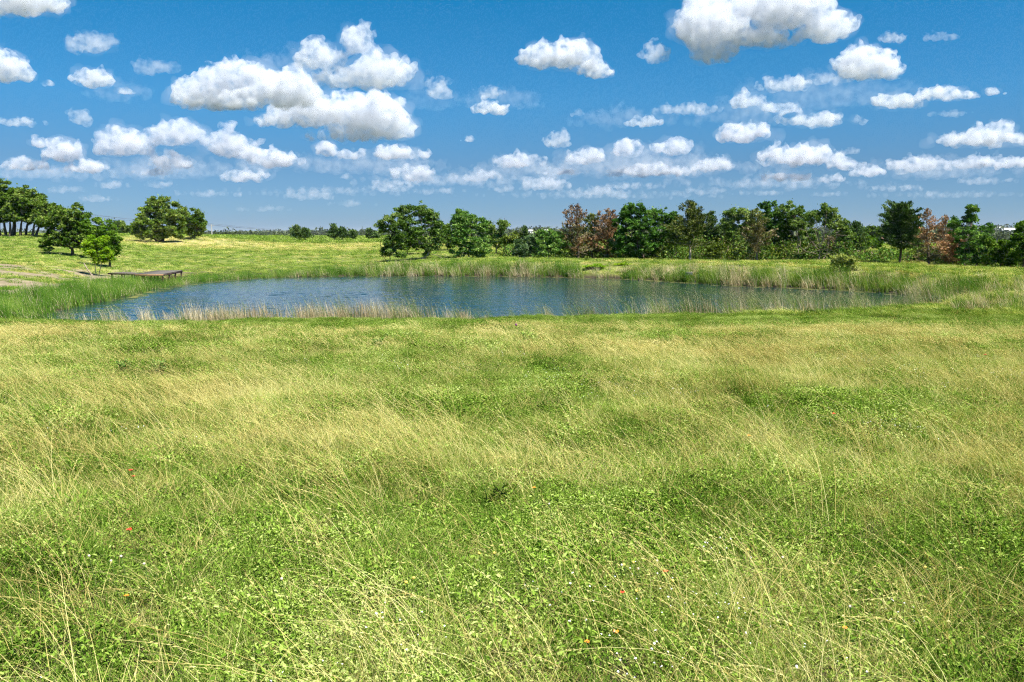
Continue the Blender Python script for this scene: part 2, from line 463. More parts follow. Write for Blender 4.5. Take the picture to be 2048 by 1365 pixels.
def sstep(a, b, x):
    t = np.clip((x - a) / (b - a), 0, 1)
    return t * t * (3 - 2 * t)
def vnoise(X, Y, s, seed):
    """cheap smooth value noise for placing plants and patches"""
    x, y = np.asarray(X) * s + seed * 17.3, np.asarray(Y) * s + seed * 9.1
    xi, yi = np.floor(x).astype(int), np.floor(y).astype(int)
    fx, fy = x - xi, y - yi
    fx, fy = fx * fx * (3 - 2 * fx), fy * fy * (3 - 2 * fy)
    def h(i, j):
        q = np.sin(i * 127.1 + j * 311.7 + seed * 53.7) * 43758.5453
        return q - np.floor(q)
    return (h(xi, yi) * (1 - fx) + h(xi + 1, yi) * fx) * (1 - fy) + (h(xi, yi + 1) * (1 - fx) + h(xi + 1, yi + 1) * fx) * fy

# ground sheet: fan of cells, finer near the camera
us = np.linspace(-1.25, 1.25, 321)
Yr = np.concatenate([np.linspace(-8, 30, 60), np.linspace(30.5, 44, 44), np.linspace(44.6, 100, 100), np.geomspace(101, 9000, 76)])
UU, YY = np.meshgrid(us, Yr)
XX = UU * (YY + 16)
ZZ = ground_z(XX, YY)
g = MB()
idx = np.arange(XX.size).reshape(XX.shape)
g.add(np.stack([XX, YY, ZZ], -1).reshape(-1, 3), np.stack([idx[:-1, :-1], idx[:-1, 1:], idx[1:, 1:], idx[1:, :-1]], -1).reshape(-1, 4))

def gz1(x, y):
    """height of the ground sheet at one point, read from its grid"""
    i = float(np.interp(y, Yr, np.arange(len(Yr)))); j = (x / (y + 16) + 1.25) / 2.5 * 320
    i = min(max(i, 0), len(Yr) - 1.001); j = min(max(j, 0), 319.999)
    a, b = int(i), int(j); f, h = i - a, j - b
    return float((ZZ[a, b] * (1 - h) + ZZ[a, b + 1] * h) * (1 - f) + (ZZ[a + 1, b] * (1 - h) + ZZ[a + 1, b + 1] * h) * f)
PXX = 1024 + FPX * math.cos(PITCH) * XX / np.maximum(YY, 1)
def blob(X, Y, x, y, rx, ry): return np.exp(-(((X - x) / rx) ** 2 + ((Y - y) / ry) ** 2))
def sand_field(X, Y):
    s = np.zeros(np.shape(X))
    for (px, py, Y0, rx, ry) in [(20,575,47,6,6),(110,560,55,7,6),(190,545,66,6,5),(60,590,43,5,4),(150,555,58,5,5),(400,549,76,6,3),(330,548,75,7,3),(130,545,62,9,4),(470,548,79,5,2)]:
        p = at(px, py, Y0)
        s = s + blob(X, Y, p[0], p[1], rx, ry) * (1.0 if px < 300 else .6)
    n = vnoise(X, Y, .7, 3) * .45 + vnoise(X, Y, 2.1, 4) * .3 + vnoise(X, Y, 5.3, 5) * .25
    return np.clip((s - .12) * 1.5 * sstep(.36, .62, n), 0, 1)
def dry_field(X, Y):
    """0 lush green, 1 dry tan"""
    d = np.where(Y > 42, .20, .42) + .28 * (vnoise(X, Y, .12, 1) - .5) + .42 * (vnoise(X, Y, .55, 2) - .5) + .45 * (vnoise(X, Y, 1.7, 6) - .5)
    d = d + .06 * np.exp(-((Y - 22.5 - 1.2 * np.sin(X * .3)) / 5.5) ** 2) * (Y < 40) - 1.1 * sstep(26.5, 29.5, Y) * (Y < 40)
    # pale hay band and weed band in the field beyond the pond
    far = Y > 80
    d = d + far * (.6 * np.exp(-((np.log(np.maximum(Y, 1)) - np.log(150)) / .16) ** 2) * sstep(-115, -75, X) * (X < 15) - .7 * np.exp(-((np.log(np.maximum(Y, 1)) - np.log(235)) / .22) ** 2))
    d = d - .25 * (far & (Y < 125))
    for (px, py, Y0, rx, ry, a) in [(780,690,22,1.3,.9,-.6),(310,735,18,2.0,1.0,-.7),(700,700,21,2.2,.6,-.4),(1330,700,22,1.6,1.6,-.45),(1690,890,10,1.6,.9,-.8),(1230,1190,5.2,1.0,.6,-.9),(1950,1240,5,.9,.7,-.6),
                                 (80,770,15,1.6,1.0,-.5),(1150,800,13,1.4,.8,-.4),(950,880,10.5,1.6,.7,-.35),(1450,690,22,2.4,.8,-.35),(120,690,23,3,2,.35),(470,850,11.5,1.6,1.6,.5),(560,980,8,.8,1.2,.45),(60,1150,5.6,.6,.8,.6),
                                 (1370,900,10,1,1.2,.35),(1850,680,24,5,2.5,.3),(1450,660,27,6,2,.3),(1930,1150,5.8,.9,.5,.5),(1290,720,19.5,1.5,1.2,.3),(880,950,8.3,.9,.6,.2)]:
        p = at(px, py, Y0)
        d = d + .7 * a * blob(X, Y, p[0], p[1], rx, ry)
    return np.clip(d, 0, 1)

gm, gn, gl = new_mat('ground_soil_and_turf')
att_d = gn.new('ShaderNodeAttribute'); att_d.attribute_name = 'dry'
att_s = gn.new('ShaderNodeAttribute'); att_s.attribute_name = 'sand'
geo = gn.new('ShaderNodeNewGeometry')
t1 = gn.new('ShaderNodeTexNoise'); t1.inputs['Scale'].default_value = 1.3; t1.inputs['Detail'].default_value = 9; t1.inputs['Roughness'].default_value = .7
t2 = gn.new('ShaderNodeTexNoise'); t2.inputs['Scale'].default_value = .09; t2.inputs['Detail'].default_value = 5
for t in (t1, t2): gl.new(geo.outputs['Position'], t.inputs['Vector'])
ra = ramp(gn, [(.30, (.035, .055, .010)), (.5, (.095, .135, .022)), (.72, (.20, .22, .055))])
rb = ramp(gn, [(.30, (.15, .13, .045)), (.5, (.34, .29, .11)), (.72, (.52, .45, .22))])
rc = ramp(gn, [(.3, (.12, .10, .055)), (.7, (.30, .245, .165))])
for r in (ra, rb, rc): gl.new(t1.outputs['Fac'], r.inputs[0])
def gmix(f, a, b):
    q = gn.new('ShaderNodeMix'); q.data_type = 'RGBA'
    gl.new(f, q.inputs[0]); gl.new(a, q.inputs[6]); gl.new(b, q.inputs[7]); return q.outputs[2]
def gmath(op, a, b):
    q = gn.new('ShaderNodeMath'); q.operation = op; q.use_clamp = True
    for i, v in enumerate((a, b)):
        if isinstance(v, (int, float)): q.inputs[i].default_value = v
        else: gl.new(v, q.inputs[i])
    return q.outputs[0]
f1 = gmath('ADD', att_d.outputs['Fac'], gmath('MULTIPLY', gmath('SUBTRACT', t2.outputs['Fac'], .5), 1.2))
c1 = gmix(f1, ra.outputs[0], rb.outputs[0])
c2 = gmix(att_s.outputs['Fac'], c1, rc.outputs[0])
sepg = gn.new('ShaderNodeSeparateXYZ'); gl.new(geo.outputs['Position'], sepg.inputs[0])
mrf = gn.new('ShaderNodeMapRange'); mrf.inputs[1].default_value = 300; mrf.inputs[2].default_value = 420
gl.new(sepg.outputs[1], mrf.inputs[0])
rf_ = ramp(gn, [(.3, (.030, .045, .018)), (.7, (.085, .095, .04))]); gl.new(t2.outputs['Fac'], rf_.inputs[0])
c2 = gmix(mrf.outputs[0], c2, rf_.outputs[0])
mrn = gn.new('ShaderNodeMapRange'); mrn.inputs[1].default_value = 34; mrn.inputs[2].default_value = 46   # dark thatch and soil under the rank meadow, darkened to paint shade between plants
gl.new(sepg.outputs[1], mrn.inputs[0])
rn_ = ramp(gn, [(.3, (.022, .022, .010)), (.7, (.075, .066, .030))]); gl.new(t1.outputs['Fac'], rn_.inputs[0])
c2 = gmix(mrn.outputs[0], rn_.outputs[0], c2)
mrm = gn.new('ShaderNodeMapRange'); mrm.inputs[1].default_value = .10; mrm.inputs[2].default_value = .42; gl.new(sepg.outputs[2], mrm.inputs[0])
pond_side = gn.new('ShaderNodeMapRange'); pond_side.inputs[1].default_value = 100; pond_side.inputs[2].default_value = 110; gl.new(sepg.outputs[1], pond_side.inputs[0])
rm_ = ramp(gn, [(.3, (.020, .017, .010)), (.7, (.070, .058, .034))]); gl.new(t1.outputs['Fac'], rm_.inputs[0])
c2 = gmix(gmath('MAXIMUM', mrm.outputs[0], pond_side.outputs[0]), rm_.outputs[0], c2)
gp = gn.new('ShaderNodeBsdfPrincipled'); gp.inputs['Roughness'].default_value = .95; gp.inputs['Specular IOR Level'].default_value = .1
gl.new(c2, gp.inputs['Base Color'])
gb = gn.new('ShaderNodeBump'); gb.inputs['Strength'].default_value = .9; gb.inputs['Distance'].default_value = .12
gl.new(t1.outputs['Fac'], gb.inputs['Height']); gl.new(gb.outputs[0], gp.inputs['Normal'])
go = gn.new('ShaderNodeOutputMaterial'); gl.new(gp.outputs[0], go.inputs[0])

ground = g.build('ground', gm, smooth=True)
tag(ground, 'rolling grassy ground of the meadow, banks and fields', 'ground', kind='structure')
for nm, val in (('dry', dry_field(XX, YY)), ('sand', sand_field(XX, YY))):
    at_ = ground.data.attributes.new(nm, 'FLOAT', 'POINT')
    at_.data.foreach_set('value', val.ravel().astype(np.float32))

# ------------------------------------------------------------------ water
wm, n, l = new_mat('pond_water')
geo = n.new('ShaderNodeNewGeometry')
def wnoise(sc, stretch, det):
    mp = n.new('ShaderNodeMapping'); mp.inputs['Scale'].default_value = stretch
    mp.inputs['Rotation'].default_value = (0, 0, radians(14))
    l.new(geo.outputs['Position'], mp.inputs[0])
    t = n.new('ShaderNodeTexNoise'); t.inputs['Scale'].default_value = sc; t.inputs['Detail'].default_value = det; t.inputs['Roughness'].default_value = .55
    l.new(mp.outputs[0], t.inputs['Vector']); return t.outputs['Fac']
w1 = wnoise(4.5, (.6, 1.2, 1), 2)
w2 = wnoise(.5, (.6, 1.0, 1), 2)
calm_n = wnoise(.06, (1, 1.6, 1), 3)
sp_ = n.new('ShaderNodeSeparateXYZ'); l.new(geo.outputs['Position'], sp_.inputs[0])
def wmath(op, a, b, clamp=False):
    q = n.new('ShaderNodeMath'); q.operation = op; q.use_clamp = clamp
    for i, v in enumerate((a, b)):
        if isinstance(v, (int, float)): q.inputs[i].default_value = v
        else: l.new(v, q.inputs[i])
    return q.outputs[0]
# the dam shelters the right-hand side of the pond from the wind
e = wmath('ADD', wmath('MULTIPLY', sp_.outputs[0], 1.0), wmath('MULTIPLY', wmath('SUBTRACT', sp_.outputs[1], 60), .35))
e = wmath('ADD', e, wmath('MULTIPLY', wmath('SUBTRACT', calm_n, .5), 30))
mr = n.new('ShaderNodeMapRange'); mr.interpolation_type = 'SMOOTHSTEP'
mr.inputs[1].default_value = 2; mr.inputs[2].default_value = 18; mr.inputs[3].default_value = 1.0; mr.inputs[4].default_value = .10
l.new(e, mr.inputs[0])
hgt = wmath('MULTIPLY', wmath('ADD', w1, wmath('MULTIPLY', w2, .8)), mr.outputs[0])
bp = n.new('ShaderNodeBump'); bp.inputs['Strength'].default_value = 1.0; bp.inputs['Distance'].default_value = .022
l.new(hgt, bp.inputs['Height'])
pp = n.new('ShaderNodeBsdfPrincipled')
pp.inputs['Base Color'].default_value = (.010, .030, .032, 1)
pp.inputs['Roughness'].default_value = .04; pp.inputs['IOR'].default_value = 1.33
l.new(bp.outputs[0], pp.inputs['Normal'])
oo = n.new('ShaderNodeOutputMaterial'); l.new(pp.outputs[0], oo.inputs[0])
# wind waves as real relief; the dam shelters the right-hand end
gx, gy = np.arange(SHS[:, 0].min() - 1.5, SHS[:, 0].max() + 1.5, .115), np.arange(SHS[:, 1].min() - 1.5, SHS[:, 1].max() + 1.5, .115)
GX, GY = np.meshgrid(gx, gy)
wh = np.zeros(GX.shape)
wr = np.random.default_rng(5)
for i in range(40):
    lam = .36 * (2.2 / .36) ** (wr.random() ** 1.5)
    th = math.pi + radians(68) + wr.normal() * .62
    kx, ky = math.cos(th) * 6.2832 / lam, math.sin(th) * 6.2832 / lam
    wh += .0021 * lam ** .9 * np.sin(kx * GX + ky * GY + wr.random() * 6.28 + .9 * np.sin(GX * .31 + GY * .23 + i))
gust = .55 + .9 * sstep(.25, .75, vnoise(GX, GY * 2.2, .11, 61) * .6 + vnoise(GX, GY * 2.5, .33, 62) * .4)
ex_ = GX + .30 * (GY - 60) + 14 * (vnoise(GX, GY, .05, 63) - .5)
calm = 1 - .93 * sstep(-11, 6, ex_)
wh = wh * gust * calm * (1 - .6 * sstep(.75, .35, vnoise(GX, GY, .02, 64)) * 0)
sdw = shore_sd(GX, GY)
wh = wh * sstep(.3, -2.5, sdw)
ok = sdw < 1.2
fi = np.arange(GX.size).reshape(GX.shape)
fk = (ok[:-1, :-1] | ok[1:, :-1] | ok[:-1, 1:] | ok[1:, 1:])
q = np.stack([fi[:-1, :-1], fi[:-1, 1:], fi[1:, 1:], fi[1:, :-1]], -1)[fk]
used = np.unique(q); remap = np.zeros(GX.size, int); remap[used] = np.arange(len(used))
w_ = MB()
w_.add(np.stack([GX, GY, wh], -1).reshape(-1, 3)[used], remap[q])
water = w_.build('pond_water', wm, smooth=True)
tag(water, 'rippled blue pond water reflecting sky and trees', 'water', kind='structure')

# ------------------------------------------------------------------ scattering of uncountable plants
def proto_collection(name, meshes):
    c = bpy.data.collections.new(name)
    for i, me in enumerate(meshes):
        o = bpy.data.objects.new(f'{name}_{i:02d}', me)
        c.objects.link(o)
    return c
def scatter(name, P, rot, scl, pick, coll, label, cat):
    me = bpy.data.meshes.new(name)
    me.vertices.add(len(P)); me.vertices.foreach_set('co', np.asarray(P, np.float32).ravel())
    for nm, typ, fld, v in (('rot', 'FLOAT_VECTOR', 'vector', rot), ('scl', 'FLOAT_VECTOR', 'vector', scl), ('pick', 'INT', 'value', pick)):
        a = me.attributes.new(nm, typ, 'POINT')
        a.data.foreach_set(fld, np.asarray(v, np.int32 if typ == 'INT' else np.float32).ravel())
    o = bpy.data.objects.new(name, me); COL.objects.link(o)
    ng = bpy.data.node_groups.new(name, 'GeometryNodeTree')
    ng.interface.new_socket('Geometry', in_out='INPUT', socket_type='NodeSocketGeometry')
    ng.interface.new_socket('Geometry', in_out='OUTPUT', socket_type='NodeSocketGeometry')
    a, b = ng.nodes.new('NodeGroupInput'), ng.nodes.new('NodeGroupOutput')
    iop = ng.nodes.new('GeometryNodeInstanceOnPoints')
    ci = ng.nodes.new('GeometryNodeCollectionInfo')
    ci.inputs['Collection'].default_value = coll
    ci.inputs['Separate Children'].default_value = True
    ci.inputs['Reset Children'].default_value = True
    def na(nm, typ):
        q = ng.nodes.new('GeometryNodeInputNamedAttribute'); q.data_type = typ; q.inputs['Name'].default_value = nm
        return next(s_ for s_ in q.outputs if s_.enabled and s_.name == 'Attribute')
    L = ng.links.new
    L(a.outputs[0], iop.inputs['Points']); L(ci.outputs[0], iop.inputs['Instance'])
    iop.inputs['Pick Instance'].default_value = True
    L(na('pick', 'INT'), iop.inputs['Instance Index'])
    er = ng.nodes.new('FunctionNodeEulerToRotation')
    L(na('rot', 'FLOAT_VECTOR'), er.inputs[0]); L(er.outputs[0], iop.inputs['Rotation'])
    L(na('scl', 'FLOAT_VECTOR'), iop.inputs['Scale'])
    L(iop.outputs[0], b.inputs[0])
    md = o.modifiers.new('scatter', 'NODES'); md.node_group = ng
    tag(o, label, cat, kind='stuff')
    return o

def blades(mb, n, R, hlo, hi, wlo, whi, lean, leanx, curl, mat=0, segs=3):
    """grass blades: curved tapering ribbons rooted within radius R"""
    r = R * np.sqrt(rng.random(n)); a = rng.random(n) * 2 * math.pi
    base = np.stack([r * np.cos(a), r * np.sin(a), np.zeros(n)], 1)
    h = rng.uniform(hlo, hi, n); w = rng.uniform(wlo, whi, n)
    ld = rng.normal(size=(n, 2)) * lean + np.array([leanx, 0]) + base[:, :2] / max(R, .01) * lean * .6
    wd = rng.random(n) * math.pi
    side = np.stack([np.cos(wd), np.sin(wd), np.zeros(n)], 1)
    pts = []
    for i in range(segs + 1):
        t = i / segs
        off = ld * (h * (t * .35 + t ** 2 * curl))[:, None]
        drop = 1 - .35 * np.minimum(np.hypot(*ld.T) * curl, 1.6) * t
        c = base + np.c_[off, h * t * drop]
        ww = (w * (1 - t ** 1.5 * .95) * .5)[:, None]
        pts.append(np.stack([c - side * ww, c + side * ww], 1))
    V = np.stack(pts, 1)                                      # n, segs+1, 2, 3
    m = 2 * (segs + 1)
    idx = np.arange(n * m).reshape(n, segs + 1, 2)
    q = np.stack([idx[:, :-1, 0], idx[:, :-1, 1], idx[:, 1:, 1], idx[:, 1:, 0]], -1).reshape(-1, 4)
    mb.add(V.reshape(-1, 3), q, mat)
    return V[:, -1].mean(1), V[:, -2].mean(1)

def herb(mb, n, R, hlo, hi, llo, lhi, mat=0, wr=.5):
    """broad-leaved ground herbs: pointed oval leaves on low stems, folded along the midrib"""
    r = R * np.sqrt(rng.random(n)); a = rng.random(n) * 2 * math.pi
    C = np.stack([r * np.cos(a), r * np.sin(a), rng.uniform(hlo, hi, n) * (1 - .35 * (r / R) ** 2)], 1)
    L = rng.uniform(llo, lhi, n)
    d = rng.random(n) * 2 * math.pi
    tilt = rng.normal(.15, .5, n)
    ax = np.stack([np.cos(d) * np.cos(tilt), np.sin(d) * np.cos(tilt), np.sin(tilt)], 1)
    upv = np.array([0, 0, 1.]) + rng.normal(size=(n, 3)) * .35
    side = np.cross(ax, upv); side /= np.linalg.norm(side, axis=1)[:, None]
    nrm = np.cross(side, ax)
    Wd = (L * wr * rng.uniform(.75, 1.15, n) * .5)[:, None]; Lh = L[:, None]
    fold = nrm * Wd * .35
    p0 = C; p1 = C + ax * Lh * .35 + side * Wd + fold; p2 = C + ax * Lh; p3 = C + ax * Lh * .35 - side * Wd + fold; pm = C + ax * Lh * .4
    p1b = C + ax * Lh * .7 + side * Wd * .75 + fold * .8; p3b = C + ax * Lh * .7 - side * Wd * .75 + fold * .8
    p2 = p2 - nrm * Lh * .12
    V = np.stack([p0, p1, p1b, p2, p3b, p3], 1)
    idx = np.arange(6 * n).reshape(n, 6)
    mb.add(V.reshape(-1, 3), np.concatenate([idx[:, [0, 1, 2, 3]], idx[:, [0, 3, 4, 5]]]), mat)
    return C

def stalks(mb, n, R, hlo, hi, w, leanx, mat=0, head=.14, hw=.011, segs=5):
    """flowering grass stalks bowed by the wind, with a seed head"""
    for i in range(n):
        h = rng.uniform(hlo, hi)
        b = np.array([*(rng.normal(size=2) * R * .5), 0])
        lx = leanx * rng.uniform(.35, 1.5); ly = rng.normal() * .28
        t = np.linspace(0, 1, segs + 1)
        P = b + np.stack([lx * h * (t * .35 + t ** 2.2 * .65), ly * h * t ** 1.5, h * t * (1 - .28 * min(abs(lx), 1.3) * t ** 1.5)], 1)
        wd = rng.random() * math.pi
        side = np.array([math.cos(wd), math.sin(wd), .2]) * .5
        ww = (w * (1 - .55 * t))[:, None]
        V = np.stack([P - side * ww, P + side * ww], 1).reshape(-1, 3)
        idx = np.arange(2 * (segs + 1)).reshape(-1, 2)
        mb.add(V, np.stack([idx[:-1, 0], idx[:-1, 1], idx[1:, 1], idx[1:, 0]], -1), mat)
        m = 9
        tt = rng.uniform(1 - head / h * 1.1, 1.0, m)
        C = np.stack([np.interp(tt, t, P[:, k]) for k in range(3)], 1)
        dirv = P[-1] - P[-2]; dirv /= np.linalg.norm(dirv)
        ax = dirv + rng.normal(size=(m, 3)) * .35
        mb.leaves(C + rng.normal(size=(m, 3)) * hw * .35, ax, rng.uniform(.02, .038, m) * hw / .011, hw * rng.uniform(.5, .9, m), mat)

GREEN = [(.020, .048, .005), (.095, .180, .017), (.23, .335, .050), (.45, .51, .18)]
m_herb = foliage_mat('herb_leaf', GREEN, .24, .55)
m_blade = foliage_mat('grass_blade', [(.022, .060, .005), (.075, .165, .014), (.17, .28, .035), (.33, .39, .09)], .28, .5)
m_dry = foliage_mat('dry_grass', [(.28, .22, .065), (.44, .37, .12), (.55, .49, .18), (.64, .59, .27)], .28, .5)
m_olive = foliage_mat('olive_grass', [(.085, .125, .02), (.18, .24, .045), (.31, .38, .075), (.46, .48, .14)], .3, .5)
def flat_mat(name, c, rough=.6):
    m, n, l = new_mat(name)
    p = n.new('ShaderNodeBsdfPrincipled'); p.inputs['Roughness'].default_value = rough
    geo = n.new('ShaderNodeNewGeometry')
    r = ramp(n, [(0, tuple(x * .75 for x in c)), (1, tuple(min(1, x * 1.1) for x in c))])
    l.new(geo.outputs['Random Per Island'], r.inputs[0]); l.new(r.outputs[0], p.inputs['Base Color'])
    o = n.new('ShaderNodeOutputMaterial'); l.new(p.outputs[0], o.inputs[0]); return m
m_white = flat_mat('white_petal', (.78, .76, .80))

herbs, bl, dryb, stk, stk_far, oliv, wfl = [], [], [], [], [], [], []
for i in range(5):
    b = MB(); herb(b, 190, .17, .02, .13, .012, .027, 0, rng.uniform(.36, .58)); blades(b, 10, .15, .06, .16, .002, .004, .5, -.2, .6, 1); herbs.append(b.mesh('herb', [m_herb, m_blade]))
for i in range(2):
    b = MB(); herb(b, 90, .18, .03, .17, .022, .042, 0, .46); herbs.append(b.mesh('herb', [m_herb, m_blade]))
for i in range(4):
    b = MB(); blades(b, 55, .14, .08, .24, .003, .0055, .45, -.25, .7); bl.append(b.mesh('blade', [m_blade]))
for i in range(3):
    b = MB(); blades(b, 40, .14, .10, .30, .002, .004, .5, -.45, .8); dryb.append(b.mesh('dryb', [m_dry]))
for i in range(3):
    b = MB(); blades(b, 46, .15, .06, .20, .003, .005, .7, -.35, .8); oliv.append(b.mesh('oliv', [m_olive]))
for i in range(5):
    b = MB(); stalks(b, 7, .18, .28, .68, .0026, -.75, hw=.006); stk.append(b.mesh('stalk', [m_dry]))
for i in range(4):
    b = MB(); stalks(b, 12, .22, .24, .44, .0045, -.8, head=.12, hw=.012, segs=4); stk_far.append(b.mesh('stalkf', [m_dry]))
for i in range(3):
    b = MB()
    nn = 9
    r = .2 * np.sqrt(rng.random(nn)); a = rng.random(nn) * 6.28
    C = np.stack([r * np.cos(a), r * np.sin(a), rng.uniform(.09, .19, nn)], 1)
    for c in C:
        ang = np.linspace(0, 2 * math.pi, 6, endpoint=False)
        rad = rng.uniform(.003, .0055)
        tip = rng.normal(size=2) * .4
        ringv = c + np.stack([np.cos(ang) * rad, np.sin(ang) * rad, np.cos(ang) * rad * tip[0] + np.sin(ang) * rad * tip[1]], 1)
        b.add(np.vstack([ringv, c + [0, 0, rad * .7]]), [[i_, (i_ + 1) % 6, 6] for i_ in range(6)], 0)
        b.tube([c * [1, 1, 0], c], [.0012, .0008], 3, 1)
    wfl.append(b.mesh('wfl', [m_white, m_blade]))
thatch = []
for i in range(4):
    b = MB(); blades(b, 26, .2, .12, .30, .0022, .004, 1.25, -.5, .35); thatch.append(b.mesh('thatch', [m_dry]))
PLANTS = proto_collection('meadow_plants', herbs + bl + dryb + oliv + stk + stk_far + wfl + thatch)
iH, iB = 0, len(herbs)
iD = iB + len(bl); iO = iD + len(dryb); iS = iO + len(oliv); iF = iS + len(stk); iW = iF + len(stk_far); iT = iW + len(wfl)

def wedge(Y0, Y1, dens):
    A = 0.70 * (Y1 ** 2 - Y0 ** 2) + 5.0 * (Y1 - Y0)
    n = int(A * dens)
    Y = np.sqrt(rng.random(n) * (Y1 ** 2 - Y0 ** 2) + Y0 ** 2)
    X = rng.uniform(-1, 1, n) * (.70 * Y + 2.5)
    return X, Y
bands = [(1.9, 8, 1.0), (8, 17, .72), (17, 37.5, .42)]
PP, RR, SS, II = [], [], [], []
def put(X, Y, lean_keep, s, base, cnt, zoff=0.):
    n = len(X)
    if n == 0: return
    z = ground_z(X, Y) + zoff
    keep = z > .06
    X, Y, z = X[keep], Y[keep], z[keep]; s = s[keep] * (1 - .45 * sstep(28, 32, Y)); n = len(X)
    rz = rng.normal(0, .45, n) if lean_keep else rng.random(n) * 6.283
    if lean_keep:
        odd = rng.random(n) < .24; rz[odd] = rng.random(odd.sum()) * 6.283
    PP.append(np.stack([X, Y, z], 1))
    RR.append(np.stack([rng.normal(0, .06, n), rng.normal(0, .06, n), rz], 1))
    SS.append(np.stack([s, s, s * rng.uniform(.8, 1.25, n)], 1))
    II.append(base + rng.integers(0, cnt, n))
for Y0, Y1, kd in bands:
    big = .74 if Y1 < 9 else (.88 if Y1 < 18 else 1.2)
    X, Y = wedge(Y0, Y1, 135 * kd); d = dry_field(X, Y); k = rng.random(len(X)) < (1.05 - .75 * d) * (.45 + .75 * sstep(.3, .65, vnoise(X, Y, .7, 91)))
    put(X[k], Y[k], False, rng.uniform(.7, 1.25, k.sum()) * big * (1.15 - .3 * d[k]), iH, len(herbs))
    X, Y = wedge(Y0, Y1, 110 * kd); d = dry_field(X, Y); k = rng.random(len(X)) < .95 - .5 * d
    put(X[k], Y[k], False, rng.uniform(.6, 1.2, k.sum()) * big, iB, len(bl))
    X, Y = wedge(Y0, Y1, 70 * kd); d = dry_field(X, Y); k = rng.random(len(X)) < .12 + .9 * d
    put(X[k], Y[k], False, rng.uniform(.6, 1.2, k.sum()) * big, iO, len(oliv))
    X, Y = wedge(Y0, Y1, 62 * kd); d = dry_field(X, Y); k = rng.random(len(X)) < .10 + .9 * d ** 1.2
    put(X[k], Y[k], True, rng.uniform(.6, 1.1, k.sum()) * big, iD, len(dryb))
    X, Y = wedge(Y0, Y1, 34 * kd); d = dry_field(X, Y); k = rng.random(len(X)) < .22 + .8 * d
    put(X[k], Y[k], False, rng.uniform(.6, 1.1, k.sum()) * (big + .15), iT, len(thatch), .03)
    cl = 44 if Y1 < 9 else (34 if Y1 < 18 else 25)
    X, Y = wedge(Y0, Y1, cl); d = dry_field(X, Y); k = rng.random(len(X)) < np.clip(d - .12, 0, 1) ** 1.4 * 1.1
    put(X[k], Y[k], True, rng.uniform(.65, 1.2, k.sum()), iS if Y1 < 18 else iF, len(stk) if Y1 < 18 else len(stk_far))
    if Y1 < 18:
        X, Y = wedge(Y0, Y1, 4); d = vnoise(X, Y, .35, 8); k = rng.random(len(X)) < sstep(.42, .75, d) * (.12 + .88 * sstep(-1.5, 1.0, X))
        put(X[k], Y[k], False, rng.uniform(.8, 1.2, k.sum()), iW, len(wfl))
scatter('meadow_grass', np.vstack(PP), np.vstack(RR), np.vstack(SS), np.concatenate(II), PLANTS,
        'mixed green herbs, grasses and dry seed stalks of the foreground meadow', 'grass')

# short grass on the banks and the fields beyond the pond
fg = []
for i in range(3):
    b = MB(); blades(b, 60, .5, .16, .42, .016, .03, .5, -.4, .7, segs=2); fg.append(b.mesh('fg', [m_blade]))
for i in range(3):
    b = MB(); blades(b, 50, .5, .16, .45, .014, .026, .5, -.6, .8, segs=2); fg.append(b.mesh('fd', [m_olive]))
for i in range(2):
    b = MB(); blades(b, 50, .5, .2, .5, .012, .024, .5, -.6, .8, segs=2); fg.append(b.mesh('fy', [m_dry]))
for i in range(2):
    b = MB(); herb(b, 70, .5, .05, .55, .07, .16, 0, .5); fg.append(b.mesh('fw', [m_herb]))
FIELD = proto_collection('field_plants', fg)
PP, RR, SS, II = [], [], [], []
n = 60000
Y = np.exp(rng.uniform(np.log(36), np.log(300), n)); X = rng.uniform(-.78, .78, n) * Y
sd = np.where((Y < 130), shore_sd(X, Y), 50)
k = (sd > .8) & ((Y > 45) | (sd > 1.5))
X, Y = X[k], Y[k]
d = dry_field(X, Y); sf = sand_field(X, Y)
k = rng.random(len(X)) > sf * 1.0
X, Y, d = X[k], Y[k], d[k]
n = len(X)
u = rng.random(n)
weed = (np.abs(np.log(Y / 225)) < .25) & (X < 10) & (vnoise(X, Y, .06, 12) > .35)
pick = np.where(u < .52 - .4 * d, rng.integers(0, 3, n), np.where(u < .95 - .45 * d, rng.integers(3, 6, n), rng.integers(6, 8, n)))
pick = np.where(weed & (rng.random(n) < .8), rng.integers(8, 10, n), pick)
s = rng.uniform(.45, .95, n) * np.where(Y > 110, 1.25, 1.0) * np.where((Y < 110) & (X > -2), 65 / 100 + .6 * vnoise(X, Y, .35, 77), np.where(Y < 110, .8, 1))
s = np.where(pick >= 8, s * 1.5, s)
z = ground_z(X, Y)
scatter('field_grass', np.stack([X, Y, z], 1), np.stack([np.zeros(n), np.zeros(n), rng.normal(0, .5, n)], 1), np.stack([s * 1.4, s * 1.4, s * .9], 1), pick, FIELD,
        'short mown grass and weeds on the banks and far fields', 'grass')

